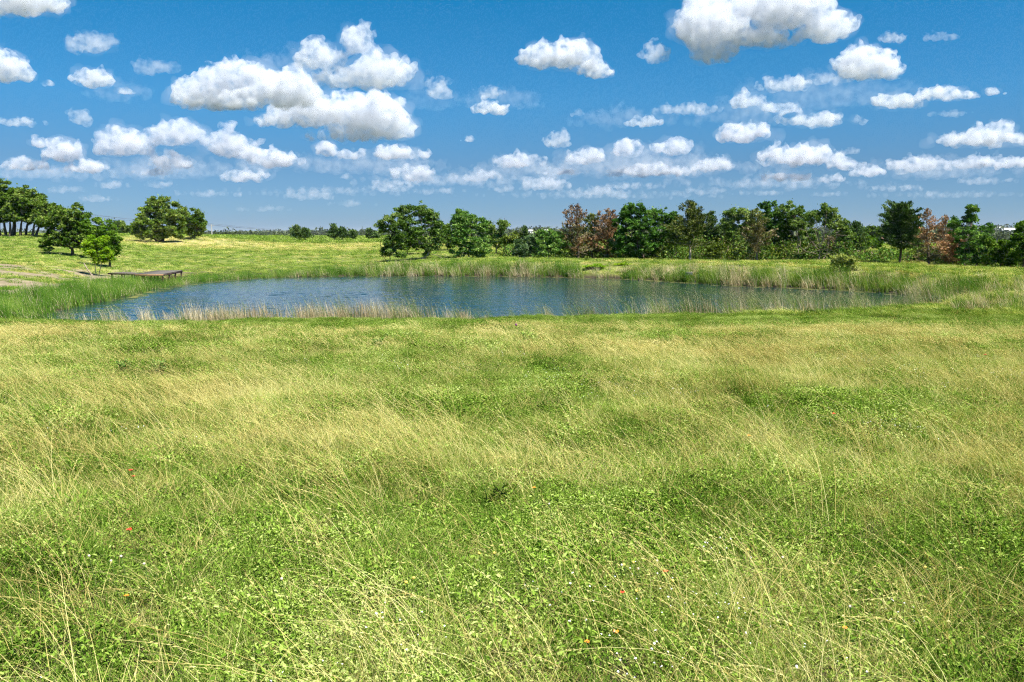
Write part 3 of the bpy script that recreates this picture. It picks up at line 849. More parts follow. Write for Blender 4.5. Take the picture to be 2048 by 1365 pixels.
# ------------------------------------------------------------------ reeds and cattails
m_reed = foliage_mat('reed_green', [(.028, .085, .010), (.068, .165, .018), (.14, .25, .035), (.25, .33, .07)], .35, .4)
m_reedd = foliage_mat('reed_dry', [(.24, .18, .10), (.40, .32, .19), (.56, .47, .30), (.68, .60, .43)], .25, .4)
m_reedg = foliage_mat('reed_greyish', [(.07, .10, .04), (.14, .17, .07), (.24, .25, .12), (.36, .34, .20)], .3, .4)
m_head = plain_mat('cattail_head', (.10, .05, .02), (.18, .10, .05))
rp = []
for i in range(4):   # 0-3 green
    b = MB(); blades(b, 22, .28, 1.0, 1.75, .016, .030, .13, -.20, .5, 0, 5); blades(b, 3, .25, .7, 1.3, .016, .026, .2, -.3, .8, 1, 4); rp.append(b.mesh('reed', [m_reed, m_reedd]))
for i in range(3):   # 4-6 dry
    b = MB(); blades(b, 18, .26, .7, 1.5, .016, .032, .2, -.15, .6, 1, 4); blades(b, 5, .25, .8, 1.4, .016, .026, .15, -.2, .6, 0, 4); rp.append(b.mesh('reedd', [m_reed, m_reedd]))
for i in range(4):   # 7-10 loose shore grass, bowed, with plumes
    b = MB(); blades(b, 13, .3, .5, 1.05, .007, .015, .2, -.30, .7, 0, 5)
    blades(b, 6, .3, .4, .9, .008, .014, .25, -.25, .7, 1, 4)
    stalks(b, 5, .3, .75, 1.15, .010, -.42, 2, head=.22, hw=.022); rp.append(b.mesh('shoreg', [m_reed, m_reedd, m_reedg]))
for i in range(3):   # 11-13 pale dry shore reeds
    b = MB(); blades(b, 16, .25, .45, 1.0, .010, .020, .14, -.14, .5, 0, 4); blades(b, 7, .25, .4, .85, .010, .02, .12, -.14, .5, 1, 4); rp.append(b.mesh('shored', [m_reedd, m_reedg]))
REED = proto_collection('reed_clumps', rp)
def band_points(dens, lo, hi, sel):
    A, B = SHS, np.roll(SHS, -1, 0)
    P = []
    for a, b in zip(A, B):
        if not sel((a + b) / 2): continue
        Ln = np.hypot(*(b - a)); m = rng.poisson(Ln * (hi - lo) * dens)
        t = rng.random(m)[:, None]; nv = np.array([(b - a)[1], -(b - a)[0]]) / (Ln + 1e-9)
        mid = (a + b) / 2
        if shore_sd(np.array([mid[0] + nv[0]]), np.array([mid[1] + nv[1]]))[0] < 0: nv = -nv
        P.append(a + t * (b - a) + nv * rng.uniform(lo, hi, m)[:, None])
    return np.vstack(P) if P else np.zeros((0, 2))
def to_px(P): return 1024 + FPX * P[:, 0] / (P[:, 1] * math.cos(PITCH) + 1e-6) * math.cos(PITCH)
def reed_scatter(name, P, pick, s, label, rot=.35):
    z = np.maximum(ground_z(P[:, 0], P[:, 1]), -.10)
    n = len(P)
    return scatter(name, np.c_[P, z], np.stack([rng.normal(0, .04, n), rng.normal(0, .04, n), rng.normal(0, rot, n)], 1), np.stack([s ** .5, s ** .5, s], 1), pick, REED, label, 'reeds')
far = lambda m: m[1] > 48 and to_px(m[None])[0] > 340
left = lambda m: to_px(m[None])[0] <= 345 and shore_sd(np.array([m[0] - 2]), np.array([m[1]]))[0] > -1.2 and m[1] > 35.5
near = lambda m: m[1] < 47 and not left(m)
P = band_points(9, -.5, 2.2, far)
px = to_px(P)
hgt = np.interp(px, [340, 420, 700, 760, 1150, 1200, 1260, 1400, 1700, 1900], [.42, .48, .54, .77, .79, .46, .55, .84, .84, .7])
dryp = np.interp(px, [340, 700, 800, 1100, 1230, 1700, 1900], [.03, .1, .42, .36, .48, .48, .4]) * sstep(.3, .7, vnoise(P[:, 0], P[:, 1], .55, 21)) * 1.6
gap = ((px > 1160) & (px < 1245)) & (rng.random(len(px)) < .8)
P, px, hgt, dryp = P[~gap], px[~gap], hgt[~gap], dryp[~gap]
pick = np.where(rng.random(len(P)) < dryp, rng.integers(4, 7, len(P)), rng.integers(0, 4, len(P)))
reed_scatter('far_reeds', P, pick, hgt * rng.uniform(.75, 1.1, len(P)), 'band of green and straw coloured cattails along the far shore')
P = band_points(9, -.5, 2.2, left)
pick = np.where(rng.random(len(P)) < .05, rng.integers(4, 7, len(P)), rng.integers(0, 4, len(P)))
reed_scatter('shore_reeds', P, pick, rng.uniform(.75, 1.1, len(P)) * np.interp(to_px(P), [20, 150, 220, 300, 350], [.64, .66, .60, .50, .42]), 'lush green cattails along the left shore below the dock')
P = band_points(8, -1.6, .9, near)
px = to_px(P)
dn = np.interp(px, [60, 150, 230, 420, 800, 830, 900, 1000, 1130, 1200, 1400, 1700, 1780, 1900], [.12, .3, .6, 1, 1, .5, .6, .22, .25, .7, .9, .55, .35, .5]) * sstep(.12, .5, vnoise(P[:, 0], P[:, 1], .8, 31))
k = rng.random(len(P)) < dn; P, px = P[k], px[k]
pale = np.interp(px, [100, 230, 330, 800, 900, 1150, 1900], [.2, .4, .8, .75, .35, .2, .3])
pick = np.where(rng.random(len(P)) < pale, rng.integers(11, 14, len(P)), rng.integers(7, 11, len(P)))
hs_ = np.interp(px, [60, 300, 700, 900, 1000, 1150, 1250, 1500, 1800], [.7, 1.0, 1.15, .95, .55, .9, 1.2, 1.25, 1.05])
reed_scatter('near_reeds', P, pick, hs_ * rng.uniform(.7, 1.15, len(P)), 'thin wind bowed reeds and pale dry stems along the near shore', .3)

nb_ = 300
P = np.stack([at_z(x_, y_, .6)[:2] for x_, y_ in zip(rng.uniform(1900, 2110, nb_), rng.uniform(572, 612, nb_))])
sd_ = shore_sd(P[:, 0], P[:, 1]); P = P[sd_ > .3]
reed_scatter('bank_reeds', P, np.where(rng.random(len(P)) < .55, rng.integers(4, 7, len(P)), rng.integers(0, 4, len(P))), rng.uniform(.25, .5, len(P)), 'straw brown reeds and rank grass on the bank at the right end of the pond', .5)

#@@TREES@@
# ------------------------------------------------------------------ trees
m_bark = plain_mat('bark_dark', (.05, .038, .028), (.13, .10, .075), 9, .95, (1, 1, .25), .6)
m_barkp = plain_mat('bark_pale', (.22, .17, .12), (.46, .39, .31), 9, .95, (1, 1, .25), .6)
m_barkg = plain_mat('bark_grey_dead', (.11, .085, .065), (.25, .20, .155), 9, .95, (1, 1, .25), .6)
LEAF = {
 'oak':   foliage_mat('oak_leaf',   [(.022, .055, .007), (.058, .115, .013), (.12, .195, .026), (.24, .30, .07)], .22, .45),
 'bright':foliage_mat('young_leaf', [(.09, .20, .008), (.19, .34, .014), (.32, .46, .03), (.50, .58, .09)], .38, .8),
 'mid':   foliage_mat('windblown_leaf', [(.030, .080, .008), (.075, .155, .014), (.14, .25, .026), (.26, .36, .06)], .3, .6),
 'elm':   foliage_mat('elm_leaf',   [(.026, .066, .010), (.068, .135, .020), (.14, .225, .042), (.31, .38, .13)], .28, .6),
 'lush':  foliage_mat('lush_leaf',  [(.018, .062, .010), (.055, .140, .020), (.12, .24, .042), (.27, .39, .10)], .28, .6),
 'cedar': foliage_mat('cedar_spray',[(.028, .048, .010), (.075, .105, .022), (.15, .18, .045), (.28, .285, .09)], .15, .7),
 'dark':  foliage_mat('dark_cedar_spray', [(.016, .042, .010), (.044, .090, .022), (.090, .15, .040), (.17, .225, .07)], .15, .7),
 'dead':  foliage_mat('dead_cedar_spray', [(.11, .062, .030), (.20, .118, .060), (.31, .195, .105), (.42, .30, .18)], .12, .8),
 'rust':  foliage_mat('rusty_cedar_spray', [(.13, .062, .026), (.22, .115, .052), (.33, .19, .095), (.43, .29, .17)], .12, .8),
 'half':  foliage_mat('half_dead_spray', [(.07, .055, .03), (.12, .10, .045), (.17, .15, .06), (.30, .25, .16)], .15, 1.2),
 'willow':foliage_mat('willow_leaf', [(.10, .15, .025), (.19, .25, .05), (.30, .35, .09), (.42, .46, .16)], .4, .9),
 'olive': foliage_mat('olive_leaf', [(.045, .075, .010), (.085, .13, .018), (.15, .20, .03), (.22, .26, .05)], .3, .8),
 'sage':  foliage_mat('sage_leaf', [(.030, .065, .022), (.065, .125, .045), (.12, .20, .080), (.22, .30, .15)], .28, .8),
}
WIND = np.array([-.55, 0, .05])

def limb(mb, a, b, r0, r1, bend=.12, n=6, mat=0, sides=6):
    a, b = np.asarray(a, float), np.asarray(b, float)
    L = np.linalg.norm(b - a)
    t = np.linspace(0, 1, n)
    P = a + (b - a) * t[:, None]
    P += (np.sin(t * math.pi)[:, None] * rng.normal(size=3) + np.sin(t * 2 * math.pi)[:, None] * rng.normal(size=3) * .5) * bend * L * .5
    mb.tube(P, r0 + (r1 - r0) * t, sides, mat)
    return P

def tree_base(px, py, Y):
    p = at(px, py, Y)
    p[2] = gz1(p[0], p[1]) - .03
    return p

def broadleaf(name, label, base, Y, lobes, leaf='elm', dens=1.0, bark=None, trunks=1, trunk_r=None, leafpx=2.9, wind=.5, cat='tree', group=None, bare=()):
    """a tree whose crown follows the lobes (photograph pixels at distance Y); lobes: x, y, half width, half height [, density]"""
    sc = Y / FPX
    p0 = tree_base(base[0], base[1], Y)
    root = empty(name, p0, label, cat, group)
    tops = min(l[1] - l[3] for l in lobes)
    H = at(base[0], tops, Y)[2] - p0[2]
    tr = trunk_r or max(.045, H * .022)
    tb, cb = MB(), MB()
    C, R, Dn = [], [], []
    for lb in lobes:
        x, y, rx, ry = lb[:4]
        c = at(x, y, Y) - p0
        c[1] += rng.normal() * .12 * rx * sc
        C.append(c); R.append(np.array([rx * sc, .5 * (rx + ry) * sc * .95, ry * sc])); Dn.append(lb[4] if len(lb) > 4 else 1.0)
    C = np.array(C)
    # trunks and limbs
    ctr = C.mean(0)
    zfork = max(.12 * H, min(c[2] - r[2] for c, r in zip(C, R)) * .9 + .05 * H)
    forks = []
    for k in range(trunks):
        off = np.array([rng.normal() * .08 * H, rng.normal() * .08 * H, 0]) if trunks > 1 else np.zeros(3)
        f = np.array([off[0] * 1.6 + ctr[0] * .25, off[1] * 1.5, zfork * rng.uniform(.9, 1.15)])
        P = limb(tb, off * .6, f, tr * (1.25 if k == 0 else .8), tr * (.75 if k == 0 else .5), .05, 6, 0, 8)
        tb.tube([off * .6 + [0, 0, -.1], off * .6 + [0, 0, .12 * H * .4]], [tr * 1.8, tr * 1.15], 8, 0)
        forks.append(f)
    clump_c, clump_r, clump_d = [], [], []
    for c, r, dn in zip(C, R, Dn):
        f = forks[int(np.argmin([np.hypot(*(c - q)[:2]) for q in forks]))]
        P = limb(tb, f, c + [0, 0, -.1 * r[2]], tr * .6, tr * .22, .14, 6, 0, 6)
        area_px = math.pi * (r[0] / sc) * (r[2] / sc)
        m = int(8 + area_px / 46)
        d = rng.normal(size=(m, 3)); d /= np.linalg.norm(d, axis=1)[:, None]
        cc = c + d * r * (rng.random(m)[:, None] ** .42) * .98
        rcl = rng.uniform(.55, 1.35, m) * 5.2 * sc
        for q in cc[:max(4, m // 3)]:
            st = P[rng.integers(2, 6)]
            limb(tb, st, q, tr * .22, tr * .07, .12, 4, 0, 4)
        clump_c.append(cc); clump_r.append(rcl); clump_d.append(np.full(m, dn))
    cc = np.vstack(clump_c); cr = np.concatenate(clump_r); cdn = np.concatenate(clump_d)
    per = np.maximum((cr / sc) ** 2 * 2.1 * dens * cdn * (4.0 / leafpx) ** 2, 3).astype(int)
    idx = np.repeat(np.arange(len(cc)), per)
    n = len(idx)
    u = rng.normal(size=(n, 3)); u /= np.linalg.norm(u, axis=1)[:, None]
    P = cc[idx] + u * (cr[idx] * rng.random(n) ** .5)[:, None] * [1.15, 1.1, .72]
    P += WIND * (np.abs(rng.normal(size=n)) * cr[idx] * .5 * wind)[:, None]
    stray = rng.random(n) < .05
    P[stray] += rng.normal(size=(stray.sum(), 3)) * 3.5 * sc
    P[:, 2] = np.maximum(P[:, 2], .08)
    ax = u * .7 + rng.normal(size=(n, 3)) * .6 + WIND * wind * 1.6 + [0, 0, .1]
    L = rng.uniform(.5, 1.6, n) * leafpx * sc * 1.15
    h = rng.normal(size=(n, 3)) * .8 + np.array([0, 0, .8]) + u * .4
    cb.leaves(P, ax, L, L * rng.uniform(.42, .66, n), 0, np.cross(h, ax))
    for (x0, y0, x1, y1, r) in bare:                     # leafless boughs
        a, b = at(x0, y0, Y) - p0, at(x1, y1, Y - rng.uniform(.2, 1.2)) - p0
        Pb = limb(tb, a, b, r, r * .3, .12, 6, 1, 5)
        for _ in range(7):
            s = Pb[rng.integers(2, 6)]
            limb(tb, s, s + rng.normal(size=3) * np.linalg.norm(b - a) * [.3, .3, .22] + [0, 0, .05 * H], r * .4, r * .12, .2, 4, 1, 4)
    tb.build('trunk', [bark or m_bark, m_barkg], root, True)
    cb.build('crown', LEAF[leaf], root)
    return root

def conifer(name, label, base, Y, top, half, leaf='cedar', low=None, dens=1.0, lean=0.0, bark=None, spread=None, cat='tree', group=None, leaf2=None, mixz=None, rag=.3, bareb=0, profile='cone', tips=()):
    """cedar: straight stem, rising ragged branches with sprays; top = y pixel of the tip, half = half width in pixels, low = y pixel of lowest foliage"""
    sc = Y / FPX
    p0 = tree_base(base[0], base[1], Y)
    root = empty(name, p0, label, cat, group)
    H = at(base[0], top, Y)[2] - p0[2]
    z0 = (at(base[0], low, Y)[2] - p0[2]) if low else .1 * H
    z0 = max(z0, .05 * H)
    tb, cb, cb2 = MB(), MB(), MB()
    tr = max(.05, H * .019)
    topx = lean * sc
    stems = [(np.array([0, 0, -.1]), np.array([topx, 0, H]), tr)]
    for (tx, ty) in tips:
        q = at(tx, ty, Y) - p0
        stems.append((np.array([q[0] * .35, 0, z0 + .25 * (q[2] - z0)]), np.array([q[0], rng.normal() * .2, q[2]]), tr * .6))
    W = half * sc * 1.1
    for a, b, r in stems:
        limb(tb, a, b, r * 1.2, r * .12, .03, 8, 0, 7)
    nb = int(60 * (.7 + .3 * dens))
    ds = []
    for si, (a, b, r) in enumerate(stems):
        zz0 = z0 if si == 0 else a[2]
        Hs = b[2]
        m = nb if si == 0 else nb // 2
        for k in range(m):
            t = (k + rng.random()) / m
            z = zz0 + (Hs - zz0) * t
            ctr = a + (b - a) * ((z - a[2]) / (b[2] - a[2]))
            if profile == 'cone': rad = (1 - t) ** .75 * (.35 + .65 * min(1, t / .16 + .35))
            elif profile == 'egg': rad = (max(0, 1 - (2 * t - .72) ** 2 / 1.66)) ** .6 * (1 - .25 * t)
            else: rad = (1 - t) ** .55 * min(1, .55 + t * 2)
            rad = W * max(rad, .06) * rng.uniform(1 - rag, 1 + rag * .55) * (1 if si == 0 else .5)
            ang = rng.random() * 2 * math.pi
            up = rng.uniform(.05, .55) + .5 * t
            e = ctr + np.array([math.cos(ang) * rad, math.sin(ang) * rad, rad * up - .05 * rad]) + WIND * rad * .18
            Pb = limb(tb, ctr, e, r * .28 * (1.1 - t * .7), r * .06, .08, 5, 0, 4)
            if rng.random() < bareb * (1 - t): continue
            Lpx = rad / sc
            q = int((8 + Lpx * 3.4) * dens)
            s = np.clip(rng.beta(1.7, 1.0, q), .08, 1.02)
            c = np.stack([np.interp(s, np.linspace(0, 1, 5), Pb[:, j]) for j in range(3)], 1)
            c += rng.normal(size=(q, 3)) * (.6 + 2.8 * (1 - s * .45))[:, None] * sc * [1, 1, .6] * (1.15 if Lpx > 10 else .8)
            dirv = (e - ctr) / (np.linalg.norm(e - ctr) + 1e-6)
            ax = dirv + rng.normal(size=(q, 3)) * .55 + [0, 0, .45] + WIND * .35
            L = rng.uniform(.7, 1.5, q) * 3.9 * sc
            c[:, 2] = np.maximum(c[:, 2], .08)
            two = leaf2 is not None and (t < (mixz or .4)) and rng.random() < .8
            (cb2 if two else cb).leaves(c, ax, L, L * rng.uniform(.28, .46, q))
    tb.build('trunk', bark or m_bark, root, True)
    if cb.n: cb.build('crown', LEAF[leaf], root)
    if cb2.n: cb2.build('crown', LEAF[leaf2], root)
    return root

G_OAK, G_ROW, G_FLD = 'oaks of the hilltop grove', 'trees along the dam', 'small cedars in the far field'
# grove on the hill at the left edge
for (bx, lobes, lab) in [
    (2, [(-12, 398, 26, 30), (8, 388, 22, 26)], 'tallest oak of the hilltop grove, cut by the left edge'),
    (12, [(14, 405, 22, 30), (2, 428, 20, 18)], 'dark oak with a leaning trunk in the hilltop grove'),
    (20, [(28, 428, 20, 18), (22, 412, 16, 18)], 'thin trunked oak squeezed in the middle of the grove'),
    (27, [(40, 392, 22, 22), (34, 412, 20, 22)], 'thick forked oak in the hilltop grove'),
    (41, [(55, 398, 22, 22), (50, 425, 20, 20)], 'oak with an upright trunk right of the thick forked one'),
    (52, [(72, 408, 26, 22), (66, 432, 20, 16)], 'oak leaning inwards in the hilltop grove'),
    (65, [(92, 420, 24, 20), (84, 440, 22, 10)], 'slim oak second from the right end of the grove'),
    (71, [(112, 428, 20, 18), (100, 446, 22, 9)], 'oak at the right end of the hilltop grove')]:
    broadleaf('oak_tree', lab, (bx, 476), 114 + rng.uniform(-2, 3), lobes, 'oak', 1.5, None, 1, .16 if bx != 27 else .26, 3.0, 1.0, 'oak tree', G_OAK)
broadleaf('oak_tree', 'lone dark oak on the slope with a shadow beneath it', (147, 514), 85, [(122,452,34,28),(158,436,22,30),(105,486,26,16),(168,472,26,26),(140,480,44,20),(118,430,16,14)], 'oak', 1.0, None, 1, .17, 3.0, 1.2, 'oak tree')
broadleaf('windblown_tree', 'windblown mid green tree behind the bright young tree', (219, 534), 76, [(190,456,22,22),(214,470,26,28),(234,488,16,20),(196,490,18,20),(222,500,18,14)], 'mid', 1.0, None, 1, .1, 3.0, 1.5)
broadleaf('young_tree', 'bright yellow green young tree beside the dock walkway', (195, 553), 66, [(188,488,16,15),(200,503,22,18),(214,514,14,13),(181,502,10,14),(205,482,12,10),(196,520,14,7,.7)], 'bright', 1.05, m_barkp, 3, .045, 2.75, .6)
broadleaf('far_shrub', 'dark shrub on the skyline left of the big oak', (236, 472), 228, [(236,456,15,14)], 'oak', 1.0)
broadleaf('far_shrub', 'low round shrub touching the big oak from the left', (257, 472), 226, [(256,460,14,11)], 'oak', 1.0)
broadleaf('oak_tree', 'big spreading oak in the field left of the utility pole', (322, 488), 150, [(318,412,30,20),(293,440,34,24),(346,432,30,26),(322,458,48,20),(272,458,14,16),(352,464,22,14),(300,470,24,10)], 'oak', 1.1, None, 2, .28, 3.0, .8, 'oak tree')
broadleaf('oak_tree', 'narrower oak standing right against the big spreading oak', (386, 478), 158, [(393,436,19,20),(378,452,14,20),(400,450,14,18),(388,466,12,8)], 'oak', 1.1, None, 1, .25, 3.0, .8, 'oak tree')
# small cedars in the far field
for (x, top, half, lab) in [(596, 452, 13, 'taller half of the bushy cedar pair in the far field'), (611, 458, 12, 'right half of the bushy cedar pair in the far field'), (670, 449, 11, 'pointed cedar in the far field left of the pond trees'), (686, 457, 12, 'broad low cedar touching the pointed one in the far field'),
                            (708, 462, 9, 'small round cedar alone in the far field'), (741, 458, 6, 'narrow spire cedar left of the pond trees'), (753, 465, 9, 'low cedar beside the narrow spire cedar')]:
    conifer('cedar_tree', lab, (x, 476), 190, top, half, 'dark', 475, 1.1, -2, None, cat='cedar', group=G_FLD, rag=.35)
# trees around the left end of the dam
broadleaf('ivy_clad_tree', 'small tree with an ivy covered dark trunk at the left end of the row', (782, 518), 92, [(787,440,20,14),(767,455,13,13,.8),(796,464,17,22),(779,494,10,22,1.5),(806,482,14,15),(770,505,8,8),(798,510,12,6,.6)], 'elm', .85, None, 2, .06, 2.75, .6)
broadleaf('elm_tree', 'tall airy elm with a pale forked trunk at the far shore', (840, 519), 93, [(838,420,21,17,.8),(811,425,21,16,.8),(860,440,24,20,.8),(818,450,22,16,.7),(876,460,14,20,.8),(845,468,20,16,.7),(868,490,16,11,.8),(852,500,9,14,1.3),(882,485,10,10,.7)], 'elm', .8, m_barkp, 2, .10, 2.75, .6, bare=[(862,508,905,517,.03)])
broadleaf('understory_tree', 'dark low tree behind the pale trunked elm', (815, 505), 108, [(822,482,26,20),(800,492,16,12)], 'oak', 1.1)
broadleaf('background_tree', 'dark tree in the gap right of the pale trunked elm', (900, 505), 118, [(897,466,14,20),(905,484,12,12)], 'oak', 1.1)
broadleaf('elm_tree', 'dense green tree with a flat windswept top right of the airy elm', (937, 518), 94, [(924,434,20,13),(942,448,28,20),(919,470,24,24),(946,484,28,24),(966,458,11,20,.6),(934,506,34,9),(966,496,18,18),(915,450,12,14)], 'lush', 1.0, m_barkp, 1, .09, 2.75, .8)
broadleaf('background_tree', 'rounded tree below the radio mast', (992, 508), 110, [(986,472,20,24),(1006,454,12,11),(1002,484,18,16),(978,455,10,10,.7)], 'elm', 1.1)
broadleaf('olive_bush', 'olive green bush right of the tree below the mast', (1030, 508), 104, [(1030,484,19,20),(1044,476,12,14)], 'olive', 1.1, cat='bush')
conifer('cedar_tree', 'small thin cedar spire above the grey green shrub', (1051, 510), 103, 453, 12, 'dark', 500, 1.0, -2, cat='cedar')
broadleaf('sage_bush', 'grey green rounded shrub left of the dark fruit like tree', (1060, 517), 92, [(1058,494,30,21),(1046,504,18,12),(1075,486,18,18)], 'sage', 1.1, cat='bush')
broadleaf('low_tree', 'dark low tree with short trunk left of the dead cedars', (1098, 517), 91, [(1100,478,26,20),(1094,496,30,16),(1118,490,14,20),(1085,476,14,14)], 'lush', 1.15)
conifer('dead_cedar', 'brown dead cedar with two pointed tops', (1156, 519), 91, 411, 38, 'dead', 513, .72, -4, m_bark, leaf2='half', mixz=.5, bareb=.2, cat='dead cedar', rag=.45, tips=[(1131, 420)], profile='col')
conifer('cedar_tree', 'half green cedar between the two brown dead cedars', (1184, 519), 93, 430, 30, 'cedar', 512, .9, -2, cat='cedar', leaf2='rust', mixz=.45, rag=.4, profile='col')
conifer('dead_cedar', 'brown dead cedar with a broad flat top', (1216, 518), 92, 420, 32, 'dead', 513, .72, -2, m_bark, bareb=.2, cat='dead cedar', rag=.5, tips=[(1200, 423), (1228, 428)], profile='col', leaf2='rust', mixz=.4)
broadleaf('leafy_tree', 'tall bright green tree right of the brown dead cedars', (1278, 520), 89, [(1268,424,26,18),(1256,450,28,24),(1244,486,25,28),(1286,458,24,32),(1276,496,32,20),(1252,428,14,14,.7)], 'lush', 1.1, m_bark, 2, .09, 2.75, .7)
broadleaf('leafy_tree', 'rounded bright green tree left of the tall trunked cedar', (1316, 520), 91, [(1315,430,24,20),(1340,442,17,22),(1324,466,30,28),(1308,492,30,22),(1345,480,16,26)], 'lush', 1.15, m_bark, 2, .09, 2.75, .7)
conifer('cedar_tree', 'olive cedar with a bare lower trunk and jagged top', (1380, 523), 85, 403, 54, 'cedar', 498, 1.25, -4, m_barkp, cat='cedar', rag=.42, tips=[(1396, 420)], profile='cone')
conifer('cedar_tree', 'dark pointed cedar behind the jagged top cedar', (1420, 521), 92, 425, 28, 'dark', 512, 1.3, 0, cat='cedar', rag=.3, tips=[(1404, 434)], profile='col')
conifer('cedar_tree', 'shorter dark cedar left of the grey barked elm', (1447, 521), 93, 438, 24, 'dark', 512, 1.3, 0, cat='cedar', rag=.3, profile='col')
broadleaf('yellowish_bush', 'yellow green bush at the foot of the dark cedars', (1428, 522), 86, [(1428,504,16,14),(1440,496,10,10)], 'olive', 1.1, cat='bush')
broadleaf('elm_tree', 'airy elm left of the half dead cedar', (1478, 522), 90, [(1468,432,20,14,.8),(1488,426,17,12,.8),(1464,455,17,20),(1478,484,26,28),(1495,450,14,18,.7)], 'elm', .95, m_barkg, 1, .09, 2.75, .6)
conifer('cedar_tree', 'half dead cedar with grey brown drooping lower boughs', (1514, 524), 83, 419, 38, 'cedar', 508, .95, -3, m_barkg, cat='cedar', leaf2='half', mixz=.62, rag=.45, tips=[(1503, 428)], profile='cone')
broadleaf('leafy_tree', 'tallest green elm of the row with a dense dark lower half', (1552, 525), 86, [(1540,418,20,16,.8),(1548,444,26,24),(1560,480,30,30,1.3),(1542,506,28,14),(1532,465,14,20)], 'lush', 1.05, m_bark, 2, .09, 2.75, .6)
broadleaf('elm_tree', 'tall elm with a thin pale straight trunk', (1598, 525), 85, [(1580,424,26,19,.8),(1606,430,17,18,.8),(1590,455,26,20),(1574,482,20,20),(1604,460,12,16,.7)], 'elm', .95, m_barkp, 1, .075, 2.75, .6)
broadleaf('dying_tree', 'dying tree with a leafy top and bare brown lower boughs', (1639, 527), 81, [(1650,424,26,14,.75),(1632,436,16,16,.7),(1667,446,24,18,.9),(1687,456,14,18),(1692,482,19,24),(1680,506,16,12,.7)], 'elm', .95, m_barkp, 2, .09, 2.75, .6,
          bare=[(1640,505,1612,462,.05),(1640,500,1650,448,.06),(1642,500,1672,470,.05),(1638,510,1600,492,.04),(1644,508,1690,500,.04),(1640,500,1628,452,.04)])
conifer('dead_cedar', 'low brown thicket cedar under the dying tree', (1662, 527), 84, 478, 32, 'half', 522, .8, 0, m_barkg, cat='dead cedar', rag=.5, profile='col', bareb=.3)
conifer('cedar_tree', 'dark cedar beyond the dam left of the brick house', (1712, 512), 108, 446, 26, 'dark', 506, 1.3, 0, cat='cedar', rag=.35, profile='col')
broadleaf('background_tree', 'wide dark tree behind the roof of the house', (1742, 490), 190, [(1738,464,26,11),(1718,470,14,12),(1758,468,14,10)], 'oak', 1.1)
broadleaf('garden_tree', 'round clipped tree in front of the house', (1744, 500), 128, [(1744,484,19,11),(1736,490,10,7),(1754,488,10,8)], 'mid', 1.2, None, 1, .1, 2.75, .1)
conifer('cedar_tree', 'large egg shaped green cedar right of the house', (1799, 531), 73, 411, 42, 'dark', 500, 1.7, 0, m_bark, cat='cedar', rag=.28, tips=[(1782, 420), (1815, 424), (1798, 413)], profile='egg')
conifer('dead_cedar', 'tall brown dead cedar with a bent tip right of the large cedar', (1859, 535), 69, 418, 34, 'rust', 522, .7, -12, m_bark, leaf2='half', mixz=.3, cat='dead cedar', rag=.55, profile='cone', bareb=.15)
conifer('dead_cedar', 'shorter brown dead cedar with a thin spire', (1884, 534), 74, 431, 32, 'dead', 524, .7, -2, m_barkg, leaf2='cedar', mixz=.25, cat='dead cedar', rag=.45, profile='cone')
conifer('dead_cedar', 'wide rusty dead cedar bush beside the right hand elm', (1906, 535), 71, 474, 34, 'rust', 525, .9, 0, m_barkg, cat='dead cedar', rag=.45, profile='col', bareb=.1)
broadleaf('elm_tree', 'spindly elm with one tall plume at the right', (1942, 540), 67, [(1945,420,10,13,.9),(1941,440,15,13,.9),(1914,446,20,11,.8),(1934,470,34,20,.8),(1977,458,14,10,.8),(1940,506,30,22,.9),(1965,480,20,16,.8)], 'lush', .9, m_barkg, 2, .07, 2.75, .6)
broadleaf('leafy_bush', 'dense green bush right of the spindly elm', (2000, 542), 66, [(2000,496,26,22),(2018,512,26,20),(1985,515,18,16)], 'mid', 1.1, cat='bush')
broadleaf('leafy_tree', 'green tree cut by the right edge of the picture', (2044, 545), 64, [(2040,482,18,28),(2047,452,10,12),(2058,505,28,28),(2080,470,26,30)], 'mid', 1.1)
broadleaf('willow_shrub', 'feathery yellow green willow shrub on the dam slope', (1693, 556), 61, [(1690,534,19,15,.8),(1700,519,13,11,.7),(1680,518,13,11,.7),(1705,538,12,11,.8),(1668,530,9,9,.6)], 'willow', .9, m_bark, 3, .025, 3.4, .6, cat='bush')
broadleaf('willow_shrub', 'small feathery shrub on the dam below the dead cedars', (1172, 532), 83, [(1172,522,11,10,.7)], 'willow', .9, m_bark, 2, .02, 3.4, .4, cat='bush')
broadleaf('leafy_bush', 'leafy green bush at the right end of the near shore', (1880, 616), 43.5, [(1878,604,28,10),(1860,608,14,8),(1902,608,14,8)], 'sage', .8, None, 2, .02, 5, .3, cat='bush')
broadleaf('leafy_weed', 'bright green weedy bush on the dam right of the small feathery shrub', (1205, 547), 75.5, [(1200,538,20,9),(1178,541,12,7)], 'bright', .9, None, 1, .02, 3.6, .3, cat='bush')
broadleaf('leafy_weed', 'bright green weedy bush on the dam below the tall bright tree', (1245, 546), 75.5, [(1246,536,18,9)], 'bright', .9, None, 1, .02, 3.6, .3, cat='bush')

